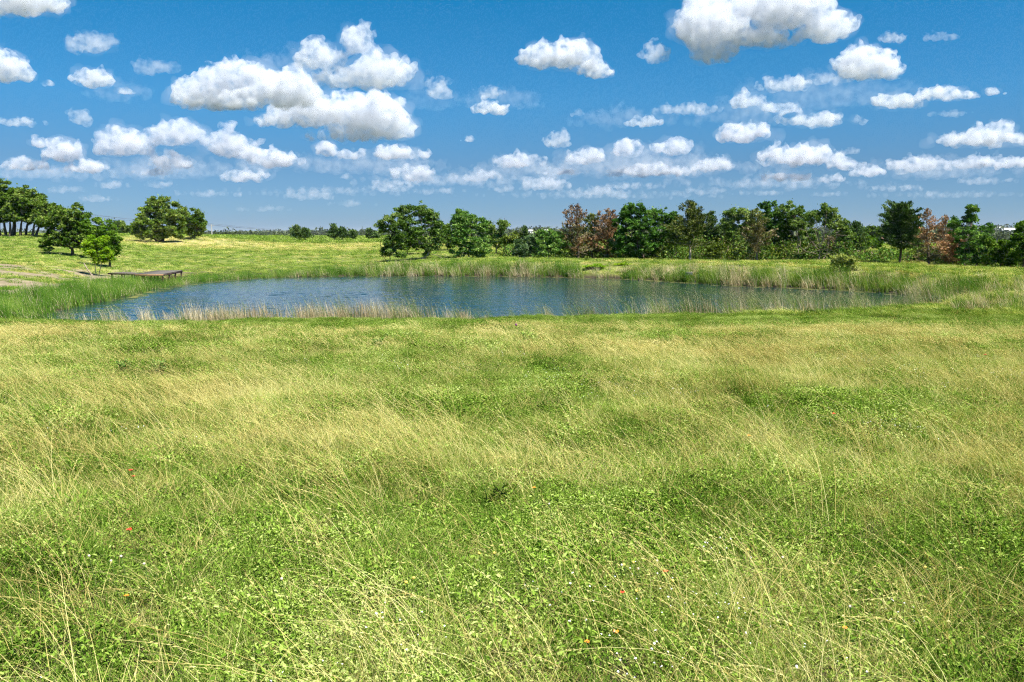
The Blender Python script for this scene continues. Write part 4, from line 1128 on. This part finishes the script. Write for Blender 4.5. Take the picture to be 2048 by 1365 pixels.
for (x, Y, lobes, leaf, lab) in [
    (1140, 99, [(1140, 488, 26, 24), (1150, 505, 24, 12)], 'elm', 'low dark tree filling in behind the two pointed dead cedar'),
    (1236, 99, [(1236, 478, 22, 30), (1230, 504, 24, 14)], 'lush', 'dark tree filling the gap left of the tall bright green tree'),
    (1358, 98, [(1356, 470, 22, 34), (1362, 500, 26, 18)], 'oak', 'dark tree in the shade behind the jagged top cedar'),
    (1404, 99, [(1404, 480, 24, 28), (1410, 504, 24, 14)], 'lush', 'shaded green tree between jagged top cedar and dark cedars'),
    (1455, 99, [(1455, 486, 24, 28), (1462, 504, 24, 14)], 'oak', 'shaded tree behind the shorter dark cedar'),
    (1505, 97, [(1500, 470, 22, 34), (1512, 500, 26, 20)], 'elm', 'green tree filling in behind the half dead cedar'),
    (1530, 95, [(1530, 492, 24, 24), (1525, 450, 14, 22, .8)], 'lush', 'dark green tree pressed against the tallest elm'),
    (1622, 94, [(1620, 480, 22, 36), (1628, 505, 24, 16)], 'elm', 'green tree behind the bare boughs of the dying tree'),
    (1672, 93, [(1668, 490, 24, 30), (1680, 508, 22, 14)], 'oak', 'dark tree right behind the dying tree'),
    (1770, 88, [(1768, 512, 22, 14), (1758, 520, 16, 8)], 'lush', 'low bushy tree left of the large egg shaped cedar'),
    (1838, 84, [(1838, 500, 20, 26), (1830, 518, 20, 12)], 'elm', 'green tree between the large cedar and the bent tip dead cedar'),
    (1915, 82, [(1916, 492, 20, 30), (1925, 515, 20, 16)], 'lush', 'dark green tree behind the rusty dead cedar bush'),
    (1970, 80, [(1968, 500, 22, 30), (1980, 520, 20, 14)], 'oak', 'shaded tree behind the spindly elm')]:
    broadleaf('background_tree', lab, (x, 522), Y, lobes, leaf, 1.25)

# brush beneath the row of trees along the dam: one uncountable mass
ub = MB()
for i in range(1700):
    px = rng.uniform(1010, 2110)
    top = np.interp(px, [985, 1200, 1400, 1600, 1750, 1900, 2048, 2110], [516, 518, 521, 524, 528, 534, 541, 544])
    Y = np.interp(px, [985, 1200, 1400, 1600, 1750, 1900, 2048, 2110], [97, 92, 88, 82, 77, 72, 66, 64]) + rng.uniform(0, 7)
    p = at(px, top, Y)
    z = gz1(p[0], p[1])
    h = rng.uniform(.25, 1.15) * (1.0 + 1.5 * vnoise(np.array([px]), np.array([0.]), .02, 5)[0]) * (.45 if 1700 < px < 1770 else 1)
    h *= 1.5 if 1110 < px < 1700 else 1.0
    m = 44
    c = np.array([p[0], p[1], z]) + rng.normal(size=(m, 3)) * [.5, .42, .0] + np.c_[np.zeros((m, 2)), rng.random(m) * h]
    L = rng.uniform(.14, .30, m)
    ub.leaves(c, rng.normal(size=(m, 3)) + [-.3, 0, .6], L, L * .55, int(rng.choice([0, 0, 0, 1, 1, 2, 3])))
tag(ub.build('undergrowth', [LEAF['oak'], LEAF['lush'], LEAF['olive'], LEAF['half']]), 'tangled undergrowth at the foot of the trees along the dam', 'undergrowth', kind='stuff')

# far woods on the skyline: masses nobody could count
m_far = foliage_mat('far_wood', [(.020, .034, .014), (.036, .055, .022), (.060, .082, .034), (.10, .12, .055)], .1, .02)
def wood(name, label, pts, leafm):
    b = MB()
    for (X, Y, h, w) in pts:
        z = gz1(X, Y)
        m = leafm
        d = rng.normal(size=(m, 3)); d /= np.linalg.norm(d, axis=1)[:, None]
        P = np.array([X, Y, z + h * .55]) + d * (rng.random(m)[:, None] ** .4) * [w, w, h * .5]
        L = rng.uniform(.5, 1.1, m) * h * .26
        b.leaves(P, rng.normal(size=(m, 3)) + [0, 0, .3], L, L * .7)
    tag(b.build(name, m_far), label, 'woods', kind='stuff')
pts = []
for i in range(520):
    a = rng.uniform(-.72, .72); Y = rng.uniform(360, 560)
    X = a * Y
    pts.append((X, Y, rng.uniform(2.6, 5.2) * (1.25 if a > -.02 else 1.0), rng.uniform(2.5, 5)))
wood('far_woods', 'grey green far woods along the skyline beyond the fields', pts, 60)

# low ridges far away with woods on them
rb_ = MB()
hx = np.linspace(-2600, 2600, 140)
def ridge(Y0, hfun, depth=400):
    ys = np.array([Y0 - depth, Y0 - depth * .5, Y0, Y0 + depth * .7])
    k = np.array([0, .55, 1, .2])
    GX, GY = np.meshgrid(hx * Y0 / 2000, ys)
    Zr = -6 + (6 + hfun(1024 + FPX * GX / GY)) * k[:, None]
    i_ = np.arange(GX.size).reshape(GX.shape)
    rb_.add(np.stack([GX, GY, Zr], -1).reshape(-1, 3), np.stack([i_[:-1, :-1], i_[:-1, 1:], i_[1:, 1:], i_[1:, :-1]], -1).reshape(-1, 4))
def h1(px): return np.interp(px, [0, 700, 950, 1060, 1180, 1400, 1700, 1800, 1900, 2000, 2100, 2500], [2, 3, 7, 10, 10, 9, 12, 12, 9, 12, 11, 10]) + 1.0 * np.sin(px * .021)
def h2(px): return np.interp(px, [0, 400, 900, 1100, 1700, 2100], [10, 12, 12, 17, 18, 18]) + 2.5 * np.sin(px * .013)
ridge(1250, h1); ridge(2600, h2, 600)
m_hill = plain_mat('hill_scrub', (.045, .065, .028), (.12, .135, .06), .012, 1, (1, 1, 1), 0, 0)
tag(rb_.build('hills', m_hill, smooth=True), 'low wooded ridges on the horizon', 'hills', kind='structure')
b = MB()
for i in range(1500):
    far2 = rng.random() < .4
    px = rng.uniform(300, 2200) if not far2 else rng.uniform(-100, 2200)
    Y = (2600 if far2 else 1250) - rng.random() ** 1.5 * 350
    k = 1 - (((2600 if far2 else 1250) - Y) / (600 if far2 else 400)) * .85
    z = -6 + (6 + float((h2 if far2 else h1)(np.array([px]))[0])) * k
    h = rng.uniform(4, 9) * (1.6 if rng.random() < .06 else 1)
    X = (px - 1024) / FPX * Y
    m = 22
    d = rng.normal(size=(m, 3)); d /= np.linalg.norm(d, axis=1)[:, None]
    P = np.array([X, Y, z + h * .4]) + d * (rng.random(m)[:, None] ** .4) * [h * .8, h * .8, h * .5]
    L = rng.uniform(.5, 1.1, m) * h * .5
    b.leaves(P, rng.normal(size=(m, 3)), L, L * .8)
tag(b.build('ridge_woods', m_far), 'blue green woods covering the far ridges', 'woods', kind='stuff')
# ------------------------------------------------------------------ dock
m_wood = plain_mat('weathered_boards', (.075, .066, .058), (.15, .132, .115), 7, .85, (1, 12, 12), .4)
m_woodd = plain_mat('dark_dock_timber', (.045, .028, .022), (.10, .065, .05), 7, .85, (1, 1, 1), .3)
m_woodl = plain_mat('sunlit_tan_fascia', (.20, .12, .06), (.34, .215, .115), 5, .8, (1, 1, 6), .3)  # lighter tan puts the sunlight on the platform's front face into its colour
def dock():
    DZ = .95
    # corners of the platform on the photograph, at deck height
    A = at_z(289, 547.5, DZ); Bc = at_z(326, 548, DZ); Cc = at_z(364, 541, DZ)
    ex = (Cc - Bc); ex[2] = 0; Lx = np.linalg.norm(ex); ex /= Lx
    ey = np.array([-ex[1], ex[0], 0.0])
    if (A - Bc) @ ey < 0: ey = -ey
    Ly = max(2.0, min(3.2, abs((A - Bc) @ ey)))
    Lx = min(Lx, 6.5)
    root = empty('dock', (Bc[0], Bc[1], 0), 'wooden fishing dock on posts with a long low walkway, at the left shore', 'dock')
    R = np.stack([ex, ey, [0, 0, 1]], 1)
    def bx(name, lo, hi, mat):
        b = MB(); b.box(lo, hi, 0, R); return b.build(name, mat, root)
    z1 = DZ
    npl = int(Lx / .20)
    for i in range(npl):                                            # deck boards across the platform
        bx('deck_plank', (i * Lx / npl + .008, -.04, z1 - .035 + rng.uniform(-.004, .004)), ((i + 1) * Lx / npl - .008, Ly + .04, z1 + rng.uniform(0, .006)), m_wood)
    bx('fascia_board', (0, -.03, z1 - .17), (Lx, .015, z1 - .037), m_woodd)
    bx('fascia_board', (0, Ly - .015, z1 - .17), (Lx, Ly + .03, z1 - .037), m_woodd)
    bx('fascia_board', (-.04, -.03, z1 - .17), (-.002, Ly + .03, z1 - .037), m_woodl)
    bx('fascia_board', (Lx + .002, -.03, z1 - .17), (Lx + .04, Ly + .03, z1 - .037), m_woodd)
    for i in range(4):
        for j in (0.06, Ly - .06):
            x = .08 + i * (Lx - .16) / 3
            b = MB(); P = np.array([[x, j, -.9], [x, j, z1 - .04]]) @ R.T
            b.tube(P, [.065, .06], 8); b.build('post', m_woodd, root, True)
    # walkway to the bank
    Wl = 8.2
    e2 = at_z(218, 545.5, DZ - .02) - A; e2[2] = 0
    Wl = min(np.linalg.norm(e2), 9.0); e2 /= np.linalg.norm(e2)
    R2 = np.stack([e2, [-e2[1], e2[0], 0], [0, 0, 1]], 1)
    a0 = A - Bc; a0[2] = 0
    a0 = a0 + e2 * .1
    sgn = 1 if (R2[:, 1] @ np.array([0, 1, 0])) > 0 else -1
    ylo, yhi = (0, 1.3) if sgn > 0 else (-1.3, 0)
    def bx2(name, lo, hi, mat):
        b = MB(); b.box(lo, hi, 0, R2, a0); return b.build(name, mat, root)
    npl = int(Wl / .22)
    for i in range(npl):
        bx2('walkway_plank', (i * Wl / npl + .008, ylo, z1 - .07 + rng.uniform(-.004, .004)), ((i + 1) * Wl / npl - .008, yhi, z1 - .035), m_wood)
    bx2('fascia_board', (0, ylo - .04, z1 - .17), (Wl, ylo - .002, z1 - .055), m_woodd)
    bx2('fascia_board', (0, yhi + .002, z1 - .17), (Wl, yhi + .04, z1 - .055), m_woodd)
    for i in range(4):
        for y in (ylo + .1, yhi - .1):
            b = MB(); x = .3 + i * (Wl - .6) / 3
            b.tube(np.array([[x, y, -.6], [x, y, z1 - .1]]) @ R2.T + a0, [.06, .06], 8); b.build('post', m_woodd, root, True)
dock()

# ------------------------------------------------------------------ fish feeder box standing among the far reeds
m_roof = plain_mat('grey_box_roof', (.12, .13, .15), (.22, .23, .25), 8, .6, bump=.1)
m_pale = plain_mat('pale_post', (.28, .25, .22), (.44, .40, .35), 8, .8, bump=.1)
fp = at_z(1378, 565, 0.0)
fr = empty('feeder_box', (fp[0], fp[1] + .1, 0), 'small grey box on two pale posts standing among the far shore reeds', 'box')
b = MB(); b.box((-.28, -.2, .62), (.25, .2, .82)); b.build('box_body', m_roof, fr)
b = MB(); b.box((-.31, -.23, .823), (.28, .23, .845)); b.build('lid', m_pale, fr)
b = MB(); b.box((-.32, -.22, .585), (.29, .22, .617)); b.build('shelf', m_pale, fr)
for x in (-.13, .10):
    b = MB(); b.tube([[x, 0, -.5], [x, 0, .584]], [.055, .05], 8); b.build('post', m_pale, fr, True)

# ------------------------------------------------------------------ utility pole and wires
m_pole = plain_mat('pole_wood', (.30, .28, .26), (.50, .48, .45), 6, .9, (1, 1, .2))
m_wire = plain_mat('wire', (.06, .06, .07), (.09, .09, .1), 4, .5, bump=0)
up_ = at(424, 474, 235)
uz = gz1(up_[0], up_[1])
ur = empty('utility_pole', (up_[0], up_[1], uz), 'thin grey utility pole right of the two oaks in the field', 'pole')
hp = at(424, 449, 235)[2] - uz
b = MB(); b.tube([[0, 0, -.3], [0, 0, hp]], [.19, .13], 8); b.build('shaft', m_pole, ur, True)
b = MB(); b.box((-.85, -.06, hp - .55), (.85, .06, hp - .42)); b.build('crossarm', m_pole, ur)
for x in (-.75, 0, .75):
    b = MB(); z_ = hp - .42 if x else hp
    b.tube([[x, 0, z_ + .005], [x, 0, z_ + .16]], [.05, .035], 6); b.build('insulator', m_roof, ur, True)
def wire(label, a, c, sag):
    t = np.linspace(0, 1, 24)[:, None]
    P = a + (c - a) * t; P[:, 2] -= sag * 4 * (t * (1 - t))[:, 0]
    b = MB(); b.tube(P - a, np.full(24, .022), 4)
    o = b.build('power_line', m_wire); o.location = a
    tag(o, label, 'wire', 'wires on the utility pole')
for i, x in enumerate((-.75, 0, .75)):
    a = np.array([up_[0] + x, up_[1], uz + hp - (.24 if x else -.17)])
    nm = ('lowest', 'middle', 'upper')[i]
    wire(f'{nm} thin wire running left from the utility pole', a, at(60, 410 + i * 4, 215), .8)
    wire(f'{nm} thin wire running right from the utility pole', a, at(760, 469 + i, 420), .8)

# ------------------------------------------------------------------ radio mast far away
m_mast = plain_mat('mast_steel', (.10, .11, .13), (.16, .17, .19), 2, .6, bump=0)
mp_ = at(1009, 458, 1300); mt = at(1009, 437, 1300)
mr_ = empty('radio_mast', mp_, 'thin radio mast on the far horizon above the rounded tree', 'mast')
hm = mt[2] - mp_[2]
b = MB()
for k in range(3):
    an = k * 2.094
    b.tube([[.45 * math.cos(an), .45 * math.sin(an), -4], [.3 * math.cos(an), .3 * math.sin(an), hm]], [.14, .12], 5)
for i in range(16):
    z_ = hm * i / 16
    for k in range(3):
        a1, a2 = k * 2.094, (k + 1) * 2.094
        b.tube([[.42 * math.cos(a1), .42 * math.sin(a1), z_], [.42 * math.cos(a2), .42 * math.sin(a2), z_ + hm / 16]], [.06, .06], 3)
b.build('lattice', m_mast, mr_)
b = MB(); b.box((-.6, -.6, hm - .9), (.6, .6, hm + .4)); b.build('antenna', m_mast, mr_)

# ------------------------------------------------------------------ houses
m_tile = plain_mat('red_brown_roof', (.15, .075, .05), (.24, .13, .09), 3, .9, bump=.2)
m_wall = plain_mat('pale_wall', (.62, .58, .52), (.75, .72, .66), 2, .9, bump=.05)
m_brick = plain_mat('brick_wall', (.25, .15, .11), (.38, .26, .19), 5, .9, bump=.1)
m_whitew = plain_mat('white_wall', (.72, .70, .66), (.82, .80, .77), 2, .8, bump=.05)
m_pane = plain_mat('window_pane', (.02, .025, .03), (.05, .06, .07), 2, .15, bump=0, spec=.5)
def house(name, label, px, py_eave, py_ridge, Y, w, d, wallm, roofm, nwin=3, hip=1.2, chimney=False, zb=None):
    e = at(px, py_eave, Y); rz = at(px, py_ridge, Y)[2]
    gz = gz1(e[0], e[1]) if zb is None else zb
    root = empty(name, (e[0], e[1], gz), label, 'house')
    he, hr = e[2] - gz, rz - gz
    b = MB(); b.box((-w / 2, -d / 2, -1.5), (w / 2, d / 2, he - .01)); b.build('wall', wallm, root)
    o = .45
    v = [(-w/2-o, -d/2-o, he), (w/2+o, -d/2-o, he), (w/2+o, d/2+o, he), (-w/2-o, d/2+o, he), (-w/2+hip, 0, hr), (w/2-hip, 0, hr)]
    b = MB(); b.add(v, [[0, 1, 5, 4], [2, 3, 4, 5]]); b.add(v, [[1, 2, 5], [3, 0, 4]]); b.add(v, [[3, 2, 1, 0]])
    rf = b.build('roof', roofm, root)
    if chimney:
        b = MB(); b.box((w * .33, -.5, he + .2), (w * .33 + .9, .4, hr + .35)); b.build('chimney', m_brick, rf)
    for i in range(nwin):
        x = -w / 2 + (i + .5) * w / nwin
        b = MB(); b.box((x - .75, -d / 2 - .05, he * .38), (x + .75, -d / 2 - .003, he * .86)); wd = b.build('window', m_whitew, root)
        b = MB(); b.box((x - .62, -d / 2 - .062, he * .42), (x + .62, -d / 2 - .053, he * .82)); b.build('pane', m_pane, wd)
    return root
house('house', 'house with a red brown roof among trees beyond the dam', 1745, 478.5, 470.5, 300, 6.4, 7, m_wall, m_tile, 3, 1.4, True)
house('far_house', 'white house on the far ridge below the radio mast', 1061, 462.5, 460, 1100, 6.5, 6, m_whitew, m_whitew, 2, .5, False, 4.4)
house('far_house', 'white far house in the gap left of the double topped dead cedar', 1094, 462, 459.5, 1100, 7.5, 6, m_whitew, m_whitew, 2, .5, False, 4.4)
house('far_barn', 'long white barn on the ridge at the right edge', 2022, 459.5, 456.5, 1120, 26, 10, m_whitew, m_whitew, 6, 1.0, False, 6.5)
house('far_barn', 'smaller white barn left of the long one on the right ridge', 1996, 456.5, 454, 1180, 14, 9, m_whitew, m_whitew, 4, 1.0, False, 8.5)

# ------------------------------------------------------------------ single plants that stand out
m_stem = foliage_mat('flower_stem', [(.04, .08, .02), (.08, .14, .03), (.12, .18, .05)], .2, 1)
m_red = flat_mat('red_petal', (.62, .045, .012)); m_orange = flat_mat('orange_petal', (.75, .25, .012)); m_yel = flat_mat('yellow_head', (.62, .47, .08)); m_cream = flat_mat('cream_head', (.60, .52, .36)); m_core = flat_mat('flower_core', (.16, .04, .02)); m_purple = flat_mat('purple_head', (.22, .06, .17)); m_lilac = flat_mat('lilac_petal', (.50, .45, .68))
def on_ground(px, py):
    """where the sight line meets the ground"""
    d = ray(px, py); t = 1.0
    for _ in range(60):
        p = np.array([0, 0, CAM_Z]) + d * t
        gz = gz1(p[0], p[1])
        t += (p[2] - gz) / (-d[2] + .06) * .8
    return np.array([0, 0, CAM_Z]) + d * t
def flower(kind, px, py, label, h=.24, r=.02, group=None):
    r *= .8
    p = on_ground(px, py); Y = p[1] * (1 - .9 * h / CAM_Z * 2.2)
    Y = max(Y, 1.8)
    p = at(px, py, Y); gz = gz1(p[0], p[1])
    hh = max(.08, p[2] - gz)
    root = empty('wildflower', (p[0] + .03, p[1], gz), label, 'flower', group)
    b = MB(); b.tube([[0, 0, 0], [-.01, 0, hh * .5], [-.03, 0, hh]], [.0022, .002, .0016], 4); b.build('stem', m_stem, root)
    top = np.array([-.03, 0, hh])
    b = MB()
    if kind in ('red', 'orange'):
        n = 9
        for k in range(n):
            a = k * 6.283 / n + rng.normal() * .1
            d = np.array([math.cos(a), math.sin(a), .25 + rng.normal() * .15]); s_ = np.array([-math.sin(a), math.cos(a), 0]) * r * .32
            q0, q1, q2 = top + d * r * .25, top + d * r * .8, top + d * r * 1.05
            b.add([q0 - s_ * .5, q0 + s_ * .5, q1 + s_, q2, q1 - s_], [[0, 1, 2, 3]]); b.add([q0 - s_ * .5, q2, q1 - s_], [[0, 1, 2]])
        b.build('petals', m_red if kind == 'red' else m_orange, root)
        b = MB(); b.add(ICO_V * r * .34 * [1, 1, .6] + top, ICO_F); b.build('core', m_core, root)
    else:
        m = ICO_V * (1 + rng.normal(size=(len(ICO_V), 1)) * .08)
        b.add(m * r * .8 + top, ICO_F); b.build('head', {'yellow': m_yel, 'cream': m_cream, 'purple': m_purple}[kind], root, True)
    return root
flower('red', 262, 941, 'upper of two red blanket flowers in the dry grass at left', .3, .022)
flower('red', 267, 953, 'lower of two red blanket flowers in the dry grass at left', .28, .017)
flower('red', 258, 1060, 'single red flower below the red pair at left', .26, .02)
flower('orange', 253, 1192, 'orange flower low at left in front of the arching stalks', .2, .016)
flower('red', 1332, 1143, 'dark red flower among the yellow flower heads', .26, .016)
flower('red', 1245, 1185, 'dark red flower left of the yellow flower heads', .24, .015)
flower('orange', 1068, 976, 'small orange flower right of the yellowing weed', .25, .018)
flower('orange', 1232, 1264, 'orange flower in the broad leaved patch at the bottom', .18, .016)
flower('orange', 1174, 1284, 'orange petal flower at the lower left of the broad leaved patch', .18, .014)
flower('orange', 1690, 1256, 'orange flower at the bottom right among white blossoms', .2, .014)
flower('orange', 1498, 872, 'orange flower right of the middle at the far lush patch', .3, .022)
flower('red', 1970, 710, 'red orange flower far back near the right edge', .35, .04)
flower('red', 1668, 828, 'small red flower near the dry patch right of the middle', .3, .024)
for (x, y, lab) in [(1247, 1130, 'left of the two large yellow seed heads right of the middle foreground'), (1266, 1125, 'right of the two large yellow seed heads right of the middle foreground'),
                    (1345, 1162, 'yellow seed head at the right end of the foreground flower cluster'), (1272, 1182, 'lowest yellow seed head, next to the dark red flower'),
                    (812, 1165, 'lower yellow seed head of the pair low in the middle'), (827, 1156, 'upper yellow seed head of the pair low in the middle'),
                    (958, 1107, 'small yellow seed head in the middle foreground, left of two'), (988, 1106, 'small yellow seed head in the middle foreground, right of two'),
                    (1495, 1100, 'lone yellow seed head between flower cluster and right side'), (1580, 1250, 'yellow seed head close to the bottom edge at right'), (1850, 1135, 'yellow seed head in the dry tuft near the right edge')]:
    flower('yellow', x, y, lab, .24, .0125)
for (x, y, lab) in [(178, 1112, 'cream seed head, leftmost of four in the left foreground'), (222, 1122, 'cream seed head, second from left of four in the left foreground'),
                    (242, 1113, 'cream seed head, third from left of four in the left foreground'), (288, 1128, 'cream seed head, rightmost of four in the left foreground'),
                    (1314, 1122, 'cream seed head above the yellow flower cluster'), (1276, 1138, 'cream seed head inside the yellow flower cluster'),
                    (1098, 1008, 'cream seed head right of the yellowing weed'), (563, 1158, 'cream white seed head low at left of the middle'),
                    (1565, 1115, 'cream seed head right of the flower cluster'), (1700, 1214, 'cream seed head at the lower right among white blossoms')]:
    flower('cream', x, y, lab, .25, .011)
flower('purple', 1032, 650, 'purple thistle head in the meadow near the shore', .55, .06)
def weed(name, label, px, py, h, n, mat, L0, L1, w=.22, lean=0.):
    p = on_ground(px, py)
    root = empty(name, p, label, 'weed')
    b, c = MB(), MB()
    for k in range(max(2, n // 14)):
        a = rng.random() * 6.283
        e = np.array([math.cos(a) * h * .35 + lean, math.sin(a) * h * .3, h * rng.uniform(.75, 1)])
        P = limb(b, (0, 0, -.02), e, .006, .003, .08, 5, 0, 5)
        m = 14
        s = rng.uniform(.15, 1, m)
        q = np.stack([np.interp(s, np.linspace(0, 1, 5), P[:, j]) for j in range(3)], 1)
        an = rng.random(m) * 6.283
        ax = np.stack([np.cos(an), np.sin(an), rng.uniform(-.1, .8, m)], 1)
        ln = rng.uniform(L0, L1, m)
        c.leaves(q + ax * ln[:, None] * .45, ax, ln, ln * w, 0, np.tile([0, 0, 1.], (m, 1)) + rng.normal(size=(m, 3)) * .3)
    b.build('stem', m_stem, root); c.build('leaves', mat, root)
weed('yellowing_weed', 'yellowing broad leaved weed in the middle of the foreground', 985, 1022, .26, 42, LEAF['olive'], .08, .15)
weed('dark_weed', 'upright dark green weed tuft in the left meadow', 318, 757, .36, 260, LEAF['lush'], .05, .12, .2)
weed('dark_weed', 'low dark green weed clump left of the upright tuft', 250, 752, .3, 200, LEAF['lush'], .04, .09, .3)
weed('dark_weed', 'wide dark green weed clump in the meadow near the shore', 755, 708, .36, 300, LEAF['lush'], .06, .13, .25)
weed('dark_weed', 'small dark weed right of the wide clump by the shore', 1055, 692, .4, 120, LEAF['lush'], .06, .12, .2)
weed('tall_thistle', 'tall pale topped thistle sticking up in front of the water', 1059, 634, 1.15, 56, LEAF['sage'], .10, .22, .25)
p = on_ground(1059, 634)
b = MB(); m = 40
P = p + np.array([0, 0, 1.25]) + rng.normal(size=(m, 3)) * [.12, .1, .12]
b.leaves(P, rng.normal(size=(m, 3)), rng.uniform(.06, .12, m), rng.uniform(.04, .07, m))
th = next(o for o in bpy.data.objects if o.name == 'tall_thistle')
o = b.build('blossom', m_reedd, th); o.location = -np.array(th.location)
# yellow green scum floating along the far shore
m_algae = plain_mat('floating_algae', (.07, .085, .018), (.17, .17, .045), 4, .9, bump=.1)
P = band_points(26, -1.5, -.05, lambda q: q[1] > 47)
b = MB()
for q in P:
    if rng.random() > .75 * vnoise(np.array([q[0]]), np.array([q[1]]), .5, 41)[0] ** .7 * (.5 if q[0] > 5 else .22): continue
    a = np.linspace(0, 6.283, 7)[:-1]; r = rng.uniform(.06, .26) * (1 + .3 * rng.normal(size=6))
    b.add(np.stack([q[0] + np.cos(a) * r * 1.3, q[1] + np.sin(a) * r * .7, np.full(6, .006 + rng.random() * .006)], 1), [[0, 1, 2, 3], [0, 3, 4, 5]])
tag(b.build('algae', m_algae), 'yellow green algae floating along the far shore', 'algae', kind='stuff')

# ------------------------------------------------------------------ summer haze in the lower air
hm_, n, l = new_mat('haze_air')
v = n.new('ShaderNodeVolumePrincipled')
v.inputs['Color'].default_value = (.80, .88, 1.0, 1)
v.inputs['Density'].default_value = HAZE
v.inputs['Anisotropy'].default_value = .2
oo = n.new('ShaderNodeOutputMaterial'); l.new(v.outputs[0], oo.inputs['Volume'])
b = MB(); b.box((-13000, -60, -12), (13000, 9300, 48))
tag(b.build('haze', hm_), 'thin summer haze over the land', 'haze', kind='stuff')
